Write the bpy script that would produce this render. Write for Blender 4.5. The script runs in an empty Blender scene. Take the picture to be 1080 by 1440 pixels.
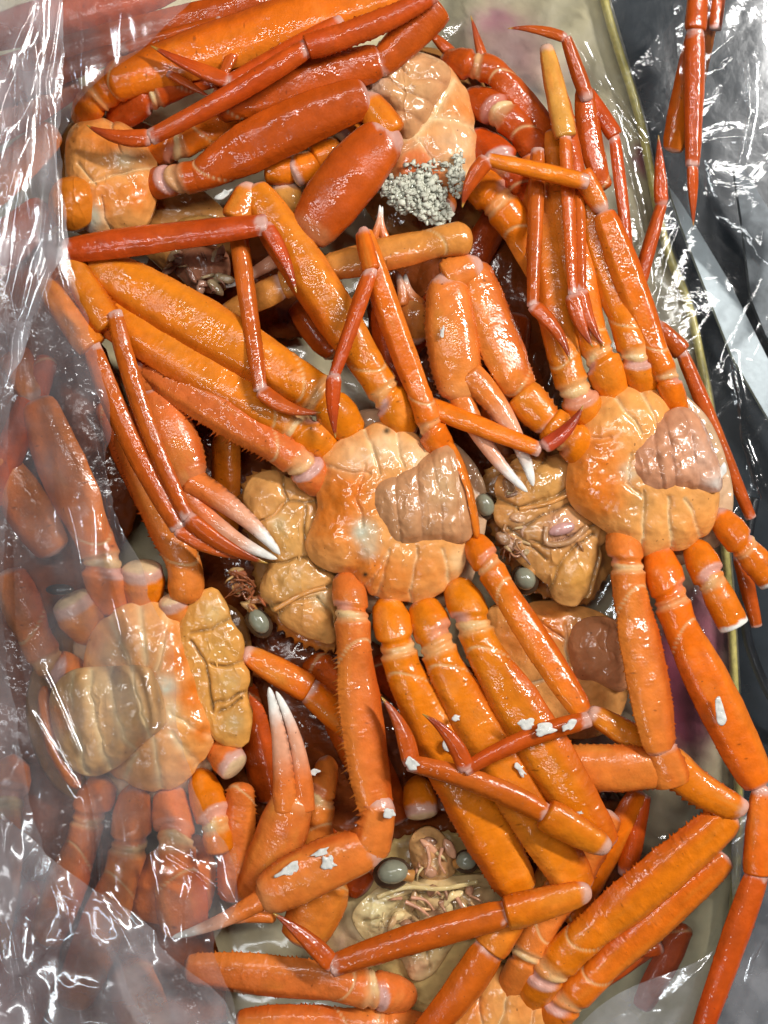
import bpy, math, random
import numpy as np
from mathutils import Vector

random.seed(7); RNG = np.random.default_rng(7)
S = 0.0004            # metres per photo pixel on the plane z = 0
HP = 1500.0           # camera height above that plane, in the same pixel units
scene = bpy.context.scene
COL = scene.collection

# ------------------------------------------------------------------ camera
cam_d = bpy.data.cameras.new('camera'); cam = bpy.data.objects.new('camera', cam_d)
COL.objects.link(cam); scene.camera = cam
cam.location = (0, 0, HP * S)
cam_d.sensor_fit = 'VERTICAL'; cam_d.sensor_height = 36.0
cam_d.lens = 36.0 * HP / 1440.0
cam_d.dof.use_dof = True; cam_d.dof.focus_distance = HP * S - .004; cam_d.dof.aperture_fstop = 6.5
cam_d.clip_start = 0.01; cam_d.clip_end = 50

# ------------------------------------------------------------------ world and lamps
w = bpy.data.worlds.new('World'); scene.world = w; w.use_nodes = True
bg = w.node_tree.nodes['Background']
bg.inputs[0].default_value = (0.86, 0.93, 1.0, 1); bg.inputs[1].default_value = 0.032

def area(name, loc, target, sx, sy, power, col, spin=0):
    l = bpy.data.lights.new(name, 'AREA'); l.shape = 'RECTANGLE'; l.size = sx; l.size_y = sy
    l.energy = power; l.color = col
    o = bpy.data.objects.new(name, l); COL.objects.link(o); o.location = loc
    d = Vector(target) - Vector(loc)
    q = d.to_track_quat('-Z', 'Y'); o.rotation_euler = q.to_euler(); o.rotation_euler.rotate_axis('Z', math.radians(spin))
    return o
area('ceiling_tube', (1.15, 0.75, 1.40), (0, 0, 0), 0.8, 0.08, 42, (1.0, 0.97, 0.93), 20)
area('fill_lamp_left', (-0.75, 0.35, 1.6), (0, 0, 0), 0.9, 0.06, 5.5, (0.9, 0.96, 1.0), 70)  # added fill lamp, also puts streaks on the left film
area('fill_lamp_low', (-0.55, -0.85, 1.7), (0, 0, 0), 0.9, 0.06, 5, (0.95, 0.98, 1.0), 10)  # added fill lamp, placed to give the lower left film highlights
area('ceiling_tube.003', (0.06, 0.42, 1.5), (0, 0, 0), 0.9, 0.05, 7, (1.0, 0.98, 0.95), 15)
vs = scene.view_settings
vs.view_transform = 'Standard'; vs.look = 'None'; vs.exposure = 0.0; vs.gamma = 1.0; vs.use_curve_mapping = False
scene.cycles.max_bounces = 7; scene.cycles.transparent_max_bounces = 16
scene.cycles.diffuse_bounces = 2; scene.cycles.glossy_bounces = 2; scene.cycles.transmission_bounces = 2
scene.cycles.use_adaptive_sampling = True; scene.cycles.adaptive_threshold = .03
scene.cycles.caustics_reflective = False; scene.cycles.caustics_refractive = False
scene.cycles.use_denoising = True

# ------------------------------------------------------------------ helpers
def P(x, y, z):
    f = (HP - z) / HP
    return np.array([(x - 540.0) * f, -(y - 720.0) * f, float(z)])

def _h(ix, iy, iz, seed):
    n = (ix * 73856093) ^ (iy * 19349663) ^ (iz * 83492791) ^ (seed * 2654435761 & 0x7fffffff)
    n = n & 0x7fffffff
    n = ((n >> 13) ^ n) & 0x7fffffff
    n = (n * ((n * n % 2147483647 * 15731 + 789221) & 0x7fffffff) + 1376312589) & 0x7fffffff
    return n / 1073741824.0 - 1.0

def vnoise(p, seed=0):
    p = np.asarray(p, float); i = np.floor(p).astype(np.int64); f = p - i
    u = f * f * (3 - 2 * f); r = 0
    for a in (0, 1):
        for b in (0, 1):
            for c in (0, 1):
                wgt = (u[:, 0] if a else 1 - u[:, 0]) * (u[:, 1] if b else 1 - u[:, 1]) * (u[:, 2] if c else 1 - u[:, 2])
                r = r + wgt * _h(i[:, 0] + a, i[:, 1] + b, i[:, 2] + c, seed)
    return r

def fbm(p, seed=0, o=3):
    r = 0; a = 1.0; t = 0
    for k in range(o):
        r = r + a * vnoise(p * (2.03 ** k), seed + k); t += a; a *= .5
    return r / t

def sm(x, a, b):
    t = np.clip((x - a) / (b - a), 0, 1); return t * t * (3 - 2 * t)

def mixc(a, b, t):
    return a * (1 - t[:, None]) + np.asarray(b)[None, :] * t[:, None]

MATS = {}
def link(o, parent=None):
    COL.objects.link(o)
    if parent is not None: o.parent = parent
    return o

ORIG = {}
def org(parent):
    """world origin (pixel units) of the top-level thing that an object belongs to"""
    t = parent
    while t.parent: t = t.parent
    return np.array(t.location) / S

def mesh_obj(name, V, F, C, mat, parent=None, smooth=True, origin=None):
    V = np.asarray(V, float)
    if parent is not None: o0 = org(parent)
    else: o0 = np.array(origin) if origin is not None else np.array([V[:, 0].mean(), V[:, 1].mean(), V[:, 2].min()])
    me = bpy.data.meshes.new(name)
    me.from_pydata(((V - o0) * S).tolist(), [], F)
    if C is not None:
        at = me.color_attributes.new('Col', 'FLOAT_COLOR', 'POINT')
        c4 = np.ones((len(V), 4), np.float32); c4[:, :3] = np.clip(C, 0, 1)
        at.data.foreach_set('color', c4.ravel())
    if smooth: me.polygons.foreach_set('use_smooth', [True] * len(me.polygons))
    me.materials.append(MATS[mat]); me.update()
    o = bpy.data.objects.new(name, me); link(o, parent)
    if parent is None: o.location = (o0 * S).tolist()
    return o

def tag(o, label, cat, group=None, kind=None):
    if label: o['label'] = label
    if cat: o['category'] = cat
    if group: o['group'] = group
    if kind: o['kind'] = kind
    return o

def thing(name, x, y, z, label, cat, group=None):
    o = bpy.data.objects.new(name, None); COL.objects.link(o)
    o.location = (P(x, y, z) * S).tolist(); o.empty_display_size = .01
    return tag(o, label, cat, group)

# ------------------------------------------------------------------ materials
def newmat(name):
    m = bpy.data.materials.new(name); m.use_nodes = True; MATS[name] = m
    return m, m.node_tree.nodes, m.node_tree.links

def shell_mat(name, bump=0.14, coat=.7, rough=0.5, tub=0.11, sss=0, fine=1500, speck=True, wet=.22):
    m, N, L = newmat(name); b = N['Principled BSDF']
    tc = N.new('ShaderNodeTexCoord'); vc = N.new('ShaderNodeVertexColor'); vc.layer_name = 'Col'
    n1 = N.new('ShaderNodeTexNoise'); n1.inputs['Scale'].default_value = 160; n1.inputs['Detail'].default_value = 3
    L.new(tc.outputs['Object'], n1.inputs['Vector'])
    mr = N.new('ShaderNodeMapRange'); mr.inputs[1].default_value = .3; mr.inputs[2].default_value = .72
    mr.inputs[3].default_value = .86; mr.inputs[4].default_value = 1.08
    L.new(n1.outputs['Fac'], mr.inputs[0])
    mul = N.new('ShaderNodeVectorMath'); mul.operation = 'SCALE'
    L.new(vc.outputs['Color'], mul.inputs[0]); L.new(mr.outputs[0], mul.inputs['Scale'])
    last = mul.outputs[0]
    if speck:
        n2 = N.new('ShaderNodeTexNoise'); n2.inputs['Scale'].default_value = 520; n2.inputs['Detail'].default_value = 0
        L.new(tc.outputs['Object'], n2.inputs['Vector'])
        m2 = N.new('ShaderNodeMapRange'); m2.inputs[1].default_value = .83; m2.inputs[2].default_value = .88
        m2.inputs[4].default_value = .55; L.new(n2.outputs['Fac'], m2.inputs[0])
        mx = N.new('ShaderNodeMix'); mx.data_type = 'RGBA'; L.new(m2.outputs[0], mx.inputs[0])
        L.new(last, mx.inputs[6]); mx.inputs[7].default_value = (.10, .035, .012, 1); last = mx.outputs[2]
    L.new(last, b.inputs['Base Color'])
    n3 = N.new('ShaderNodeTexNoise'); n3.inputs['Scale'].default_value = fine; n3.inputs['Detail'].default_value = 1
    L.new(tc.outputs['Object'], n3.inputs['Vector'])
    vo = N.new('ShaderNodeTexVoronoi'); vo.inputs['Scale'].default_value = 620; vo.feature = 'F1'
    L.new(tc.outputs['Object'], vo.inputs['Vector'])
    n4 = N.new('ShaderNodeTexNoise'); n4.inputs['Scale'].default_value = 150; n4.inputs['Detail'].default_value = 1
    L.new(tc.outputs['Object'], n4.inputs['Vector'])
    b3 = N.new('ShaderNodeBump'); b3.inputs['Strength'].default_value = wet; b3.inputs['Distance'].default_value = .0025
    L.new(n4.outputs['Fac'], b3.inputs['Height'])
    b2 = N.new('ShaderNodeBump'); b2.inputs['Strength'].default_value = tub; b2.inputs['Distance'].default_value = .0012; b2.invert = True
    L.new(vo.outputs['Distance'], b2.inputs['Height']); L.new(b3.outputs[0], b2.inputs['Normal'])
    b1 = N.new('ShaderNodeBump'); b1.inputs['Strength'].default_value = bump; b1.inputs['Distance'].default_value = .0006
    L.new(n3.outputs['Fac'], b1.inputs['Height']); L.new(b2.outputs[0], b1.inputs['Normal'])
    L.new(b1.outputs[0], b.inputs['Normal']); L.new(b2.outputs[0], b.inputs['Coat Normal'])
    n5 = N.new('ShaderNodeTexNoise'); n5.inputs['Scale'].default_value = 75; n5.inputs['Detail'].default_value = 2     # patchy wetness
    L.new(tc.outputs['Object'], n5.inputs['Vector'])
    m5 = N.new('ShaderNodeMapRange'); m5.inputs[1].default_value = .42; m5.inputs[2].default_value = .64; m5.inputs[3].default_value = .035; m5.inputs[4].default_value = .26
    L.new(n5.outputs['Fac'], m5.inputs[0]); L.new(m5.outputs[0], b.inputs['Coat Roughness'])
    b.inputs['Coat Weight'].default_value = coat
    b.inputs['Roughness'].default_value = rough; b.inputs['Specular IOR Level'].default_value = .12
    if sss: b.inputs['Subsurface Weight'].default_value = sss
    b.inputs['Subsurface Radius'].default_value = (1, .35, .15); b.inputs['Subsurface Scale'].default_value = .0025
    return m
shell_mat('shell')
shell_mat('soft_shell', bump=.15, tub=.06, rough=.45, fine=900, wet=.5, coat=1.)
shell_mat('eye_gloss', bump=.05, tub=.02, rough=.15, sss=0, speck=False)
shell_mat('flake', bump=.3, tub=.03, rough=.6, coat=.3, speck=False)

def film_mat(name, milk, refl, bscale, bstr, rough=.06):
    m, N, L = newmat(name)
    for n in list(N):
        if n.type != 'OUTPUT_MATERIAL': N.remove(n)
    out = N['Material Output']; tc = N.new('ShaderNodeTexCoord')
    nz = N.new('ShaderNodeTexNoise'); nz.inputs['Scale'].default_value = bscale; nz.inputs['Detail'].default_value = 3
    nz.inputs['Distortion'].default_value = 1.2
    L.new(tc.outputs['Object'], nz.inputs['Vector'])
    bp = N.new('ShaderNodeBump'); bp.inputs['Strength'].default_value = bstr; bp.inputs['Distance'].default_value = .003
    L.new(nz.outputs['Fac'], bp.inputs['Height'])
    fr = N.new('ShaderNodeFresnel'); fr.inputs['IOR'].default_value = 1.5; L.new(bp.outputs[0], fr.inputs['Normal'])
    fm = N.new('ShaderNodeMath'); fm.operation = 'MULTIPLY'; fm.use_clamp = True; fm.inputs[1].default_value = refl
    L.new(fr.outputs[0], fm.inputs[0])
    tr = N.new('ShaderNodeBsdfTransparent'); tr.inputs[0].default_value = (.97, .975, .98, 1)
    gl = N.new('ShaderNodeBsdfGlossy'); gl.inputs['Roughness'].default_value = rough; gl.inputs[0].default_value = (1, 1, 1, 1)
    L.new(bp.outputs[0], gl.inputs['Normal'])
    m1 = N.new('ShaderNodeMixShader'); L.new(fm.outputs[0], m1.inputs[0]); L.new(tr.outputs[0], m1.inputs[1]); L.new(gl.outputs[0], m1.inputs[2])
    df = N.new('ShaderNodeBsdfDiffuse'); df.inputs[0].default_value = (.93, .93, .98, 1)
    tl = N.new('ShaderNodeBsdfTranslucent'); tl.inputs[0].default_value = (.82, .84, .88, 1)
    ad = N.new('ShaderNodeMixShader'); ad.inputs[0].default_value = .4; L.new(df.outputs[0], ad.inputs[1]); L.new(tl.outputs[0], ad.inputs[2])
    n2 = N.new('ShaderNodeTexNoise'); n2.inputs['Scale'].default_value = 28; n2.inputs['Detail'].default_value = 4
    L.new(tc.outputs['Object'], n2.inputs['Vector'])
    mr = N.new('ShaderNodeMapRange'); mr.inputs[1].default_value = .35; mr.inputs[2].default_value = .7
    mr.inputs[3].default_value = milk * .4; mr.inputs[4].default_value = milk * 1.6; L.new(n2.outputs['Fac'], mr.inputs[0])
    m2 = N.new('ShaderNodeMixShader'); L.new(mr.outputs[0], m2.inputs[0]); L.new(m1.outputs[0], m2.inputs[1]); L.new(ad.outputs[0], m2.inputs[2])
    L.new(m2.outputs[0], out.inputs['Surface'])
film_mat('film', .10, 2.0, 50, .05, .10)
film_mat('film_thick', .26, 2.4, 45, .08, .12)
film_mat('film_clear', .012, 1.3, 70, .12, .09)

def plain(name, col, rough, metal=0, coat=0, bump=0, bscale=200, var=.2, vcol=False):
    m, N, L = newmat(name); b = N['Principled BSDF']; tc = N.new('ShaderNodeTexCoord')
    nz = N.new('ShaderNodeTexNoise'); nz.inputs['Scale'].default_value = bscale; nz.inputs['Detail'].default_value = 5
    L.new(tc.outputs['Object'], nz.inputs['Vector'])
    mr = N.new('ShaderNodeMapRange'); mr.inputs[1].default_value = .3; mr.inputs[2].default_value = .7
    mr.inputs[3].default_value = 1 - var; mr.inputs[4].default_value = 1 + var; L.new(nz.outputs['Fac'], mr.inputs[0])
    mul = N.new('ShaderNodeVectorMath'); mul.operation = 'SCALE'; L.new(mr.outputs[0], mul.inputs['Scale'])
    if vcol:
        vc = N.new('ShaderNodeVertexColor'); vc.layer_name = 'Col'; L.new(vc.outputs['Color'], mul.inputs[0])
    else: mul.inputs[0].default_value = col
    L.new(mul.outputs[0], b.inputs['Base Color'])
    b.inputs['Roughness'].default_value = rough; b.inputs['Metallic'].default_value = metal; b.inputs['Coat Weight'].default_value = coat
    b.inputs['Coat Roughness'].default_value = .08
    if bump:
        bp = N.new('ShaderNodeBump'); bp.inputs['Strength'].default_value = bump; bp.inputs['Distance'].default_value = .001
        L.new(nz.outputs['Fac'], bp.inputs['Height']); L.new(bp.outputs[0], b.inputs['Normal'])
plain('wet_table', (.020, .026, .032), .22, coat=.6, bump=.5, bscale=40)
plain('liner', (1, 1, 1), .35, coat=.5, bump=.35, bscale=120, var=.08, vcol=True)
plain('rim_yellow', (.62, .52, .16), .3, coat=.6, bump=.4, bscale=300)
plain('steel', (.46, .52, .54), .45, metal=.25, bump=.12, bscale=260, var=.06)
plain('shaded_steel', (.10, .112, .12), .35, metal=.3, bump=.1, bscale=260)  # the same steel darkened, for the scissor blade lying in shadow
plain('black_rubber', (.012, .014, .018), .35, coat=.2)

# ------------------------------------------------------------------ limb segments
O_ = np.array((.72, .165, .004)); R_ = np.array((.44, .060, .004)); S_ = np.array((.67, .160, .026))
G_ = np.array((.62, .26, .045)); CR = np.array((.74, .55, .27)); PK = np.array((.58, .37, .31)); DR = np.array((.30, .035, .012))
WH = np.array((.78, .75, .68))
TINT = {'o': (O_, O_ * .97), 'r': (R_ * 1.12, R_), 's': (S_, S_ * .95), 'g': (G_, G_), 'd': (DR * 1.3, DR), 'y': (O_ * .9 + G_ * .1, O_ * .7 + R_ * .3), 'q': (O_ * .28 + R_ * .72, R_ * 1.05)}
PROF = {  # t, half-width multiplier
 'c': ([0, .15, .45, .75, 1], [.42, .74, 1.0, 1.0, .86]),
 'i': ([0, .2, .45, .6, 1], [.84, .88, .86, .95, .96]),
 'm': ([0, .06, .15, .35, .7, .92, 1], [.70, .74, .80, 1.02, 1.04, .86, .52]),
 'k': ([0, .15, .5, .85, .93, 1], [.58, .80, .96, 1.04, 1.06, .98]),
 'p': ([0, .1, .35, .8, 1], [.78, .95, 1.0, .84, .70]),
 'd': ([0, .08, .3, .6, .85, 1], [.80, .98, .95, .66, .30, .05]),
 'h': ([0, .12, .4, .75, 1], [.66, .86, 1.03, 1.0, .78]),
 'f': ([0, .2, .5, .8, .93, 1], [1.0, .86, .62, .40, .26, .12]),
 'b': ([0, .1, .5, .9, 1], [.8, 1., 1., 1., .9]),
}
FLAT = {'c': .86, 'i': .86, 'm': .52, 'k': .66, 'p': .58, 'd': .58, 'h': .62, 'f': .75, 'b': .8}
PARTN = {'c': 'leg_base', 'i': 'leg_cuff', 'm': 'upper_leg', 'k': 'knee', 'p': 'lower_leg', 'd': 'leg_tip', 'h': 'claw_palm', 'f': 'claw_finger', 'b': 'broken_leg'}
SEED = [10]; SGN = [1]; JIT = [np.ones(3)]

def segment(a, b, w, kind, tint, bend=0.0, spine=0.0, side=0, nring=30, zb=0.0, milk=0.0):
    """one hard-shelled limb segment from a to b (photo x, y, height), w wide; returns V, F, C"""
    SEED[0] += 1; sd = SEED[0]
    A, B = P(*a), P(*b); f = (HP - (a[2] + b[2]) / 2) / HP; w = w * f * {'k': .93, 'p': .92, 'h': .96}.get(kind, 1.0)
    D = B - A; Ln = np.linalg.norm(D) + 1e-6; T0 = D / Ln
    sidev = np.cross(T0, (0, 0, 1.0)); sidev /= np.linalg.norm(sidev) + 1e-9
    ext = .14 * w if kind in 'ckmph' else (.10 * w)
    e0 = ext / Ln; e1 = (0 if kind in 'df' else ext / Ln)
    n = int(np.clip(Ln / (2.2 if spine else 2.8), 16, 96))
    if kind in 'df': t = np.linspace(-e0, 1, n)
    else: t = np.linspace(-e0, 1 + e1, n)
    # pack stations near the ends so that the caps are round
    t = t[0] + (t[-1] - t[0]) * (np.linspace(0, 1, n) + -.35 * np.sin(2 * np.pi * np.linspace(0, 1, n)) / (2 * np.pi))
    tc = np.clip(t, 0, 1)
    ctr = A[None] + D[None] * t[:, None] + sidev[None] * (bend * f * 4 * tc * (1 - tc))[:, None]
    ctr[:, 2] += zb * 4 * tc * (1 - tc)
    tx, tm = PROF[kind]
    xs = np.linspace(0, 1, 101); ys = np.interp(xs, tx, tm)
    ker = np.ones(9) / 9; ys = np.convolve(np.pad(ys, 4, mode='edge'), ker, 'valid')
    wid = np.interp(tc, xs, ys) * w * .5
    if kind in 'df': wid = np.interp(tc, tx, tm) * w * .5
    cap = {'c': .24, 'i': .10, 'm': .14, 'k': .22, 'p': .16, 'd': .12, 'h': .26, 'f': .2, 'b': .1}[kind] * w; cap1 = {'m': .3, 'h': .3, 'k': .10, 'p': .12}.get(kind, .2) * w
    d0 = (t - t[0]) * Ln; d1 = (t[-1] - t) * Ln
    wid = wid * np.sqrt(np.clip(1 - (np.clip(cap - d0, 0, cap) / cap) ** 2, .015, 1))
    if kind not in 'd': wid = wid * np.sqrt(np.clip(1 - (np.clip(cap1 - d1, 0, cap1) / cap1) ** 2, .015, 1))
    tan = np.gradient(ctr, axis=0); tan /= np.linalg.norm(tan, axis=1)[:, None] + 1e-9
    sv = np.cross(tan, np.array([[0, 0, 1.0]])); sv /= np.linalg.norm(sv, axis=1)[:, None] + 1e-9
    uv = np.cross(sv, tan)
    roll = float(RNG.uniform(-.38, .38)) if kind in 'mkpd' else 0.0
    sv, uv = sv * math.cos(roll) + uv * math.sin(roll), uv * math.cos(roll) - sv * math.sin(roll)
    th = np.linspace(0, 2 * np.pi, nring, endpoint=False); th = th + .18 * np.sin(2 * th)
    ex = 2.0 / (2.2 if kind in 'h' else 2.5 if kind in 'mp' else 2.05)
    cs = np.sign(np.cos(th)) * np.abs(np.cos(th)) ** ex; sn = np.sign(np.sin(th)) * np.abs(np.sin(th)) ** ex
    if kind in 'mp': sn = np.sign(np.sin(th)) * (.55 * np.minimum(1.0, 1.9 * (1 - np.abs(cs) ** 1.4)) + .45 * (1 - np.abs(cs) ** 2.6))
    fl = FLAT[kind]
    TT, TH = np.meshgrid(t, th, indexing='ij'); tt = TT.ravel(); hh = TH.ravel()
    dirv = sv[:, None, :] * cs[None, :, None] + uv[:, None, :] * (sn * fl)[None, :, None]
    # surface relief
    V0 = (ctr[:, None, :] + dirv * wid[:, None, None]).reshape(-1, 3)
    rel = 1 + .05 * fbm(V0 / (w * .8), sd, 2) + .006 * vnoise(V0 / 7.0, sd + 3)
    R1 = wid[:, None].repeat(nring, 1).ravel()
    suture = np.zeros(len(tt))
    if kind == 'm' and Ln > 90:
        pos = min(.17, 34 / Ln * .9) + (20 / Ln) * np.cos(hh + 1.0 * SGN[0])
        suture = np.exp(-((tt - pos) * Ln / 1.8) ** 2) * (np.sin(hh) > -.2); rel = rel - .05 * suture - .03 * (1 - sm(tt, pos - .01, pos + .012)) * 0
        rel = rel - .05 * np.exp(-((hh - np.pi / 2 - .55) / .16) ** 2) * sm(tt, .22, .32) * (1 - sm(tt, .8, .95))
    if kind == 'p':
        for q in (-.5, .55): rel = rel - .07 * np.exp(-((hh - np.pi / 2 - q) / .15) ** 2) * sm(tt, .05, .15) * (1 - sm(tt, .85, .97))
    if kind in 'pk':      # rows of beads along the ridges
        for q in (-.85, .05, .9):
            rel = rel + .035 * np.exp(-((hh - np.pi / 2 - q) / .13) ** 2) * (np.sin(tt * Ln / 1.9 + q * 5) * .5 + .5) * sm(tt, .06, .12) * (1 - sm(tt, .88, .96))
    if kind == 'd':
        for q in (-.4, .4): rel = rel - .08 * np.exp(-((hh - np.pi / 2 - q) / .16) ** 2) * sm(tt, .08, .2) * (1 - sm(tt, .7, .9))
    if kind in 'i': rel = rel - .05 * (np.sin(tt * 16) > .3) * (tt < .55)
    if kind == 'c': rel = rel + .05 * np.sin(hh * 2 + sd)
    dv = dirv.reshape(-1, 3)
    V = (ctr[:, None, :].repeat(nring, 1)).reshape(-1, 3) + dv * (R1 * rel)[:, None]
    # spines along the edges and small tubercles on the faces
    idx = np.arange(len(tt)); ring = idx // nring; colm = idx % nring
    body = (tt > .05) & (tt < .95)
    if spine:
        for cc, on in ((0, side >= 0), (nring // 2, side <= 0)):
            if not on: continue
            pick = body & (colm == cc) & ((ring % 3) == (cc % 3))
            amt = spine * (.45 + .75 * RNG.random(pick.sum()))
            nd = dv[pick] / (np.linalg.norm(dv[pick], axis=1)[:, None] + 1e-9)
            V[pick] += nd * amt[:, None] + T0[None] * (amt * .35)[:, None]
            k2 = body & (colm == (cc + 1) % nring) & (RNG.random(len(tt)) < .10)
            V[k2] += dv[k2] / (np.linalg.norm(dv[k2], axis=1)[:, None] + 1e-9) * spine * .5
    if kind in 'mkph':
        k3 = body & (RNG.random(len(tt)) < (.018 if spine else .006))
        V[k3] += dv[k3] / (np.linalg.norm(dv[k3], axis=1)[:, None] + 1e-9) * (1.6 if spine else 1.0)
    # pigment
    c0, c1 = TINT[tint]; jit = JIT[0]; c0, c1 = c0 * jit, c1 * jit
    base = c0[None] * (1 - tc.repeat(nring))[:, None] + c1[None] * tc.repeat(nring)[:, None]
    mot = fbm(V0 / 26.0, sd + 9)
    base = base * (1 + .16 * mot)[:, None]
    base = mixc(base, np.array((.72, .25, .035)), np.clip(.08 + .5 * fbm(V0 / 60.0, sd + 20), 0, .5) * (1 if tint in 'ogsy' else .25))
    strk = fbm(np.stack([tt * Ln / 55, np.cos(hh) * 2.2, np.sin(hh) * 2.2 + sd], 1), sd + 31)
    base = base * (1 + .20 * strk)[:, None]
    if tint in 'osgy' and kind in 'mkph':      # the back of the limb is redder than its belly
        base = mixc(base, R_ * 1.05, .55 * sm(np.abs(np.cos(hh)) + .12 * strk, .70, .98) + .25 * sm(strk, .1, .6))
        base = mixc(base, np.array((.74, .30, .05)), .35 * sm(-strk, .15, .6))
    wob = .05 * fbm(V0 / 9.0, sd + 4)
    s = tc.repeat(nring) + wob
    if kind == 'c':
        base = mixc(base, PK, (1 - sm(s, .08, .2)) * .7 * sm(np.cos(hh + sd * 1.7) + .3, 0, .4)); base = mixc(base, PK, sm(s + .12 * np.cos(hh + sd), .78, .86) * sm(np.sin(hh), -.2, .2) * .8)
    elif kind == 'i':
        base = mixc(base, CR, (1 - sm(s + .08 * np.cos(hh + sd), .30, .42)) * .85); base = mixc(base, PK, np.exp(-((s - .02) / .14) ** 2) * .8)
    elif kind == 'm':
        base = mixc(base, CR, (1 - sm(s, .01, .03)) * .8); base = mixc(base, CR, suture * .55)
        base = mixc(base, PK * .9, sm(s, .97, 1.0) * .7)
    elif kind in 'kp':
        base = mixc(base, PK * 1.05, (1 - sm(s * Ln, 3, 12)) * .75)
        if kind == 'p': base = mixc(base, PK, sm(s, .965, 1.) * .8)
    elif kind == 'd':
        base = mixc(base, PK, (1 - sm(s * Ln, 2, 7)) * .6)
        base = mixc(base, np.array((.16, .02, .01)), sm(s, .45, .9) * .55); base = mixc(base, np.array((.45, .26, .05)), sm(s, .9, .97) * .9)
    elif kind == 'h':
        base = mixc(base, CR, sm(s, .86, 1.) * .15); base = mixc(base, PK, (1 - sm(s, .02, .07)) * .7)
    elif kind == 'f':
        base = mixc(base, np.array((.72, .34, .20)), sm(s, .22, .55)); base = mixc(base, WH, sm(s, .62, .88))
        if side:
            th0 = 0 if side > 0 else np.pi
            m_ = np.exp(-((np.arctan2(np.sin(hh - th0), np.cos(hh - th0))) / .5) ** 2) * (np.sin(s * Ln / 1.7) > .1) * (s < .92)
            base = mixc(base, np.array((.03, .02, .015)), m_ * .9)
    elif kind == 'b':
        base = mixc(base, WH, sm(s, .86, .93))
    if milk: base = mixc(base, WH, np.clip(milk * (1 + fbm(V0 / 14., sd)), 0, 1))
    nt = n
    r0 = (np.arange(nt - 1)[:, None] * nring); j = np.arange(nring)[None]; j1 = (j + 1) % nring
    q = np.stack([r0 + j, r0 + j1, r0 + nring + j1, r0 + nring + j], -1).reshape(-1, 4)
    F = q.tolist(); F.append(list(range(nring - 1, -1, -1))); F.append(list(range((nt - 1) * nring, nt * nring)))
    return V, F, base

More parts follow.
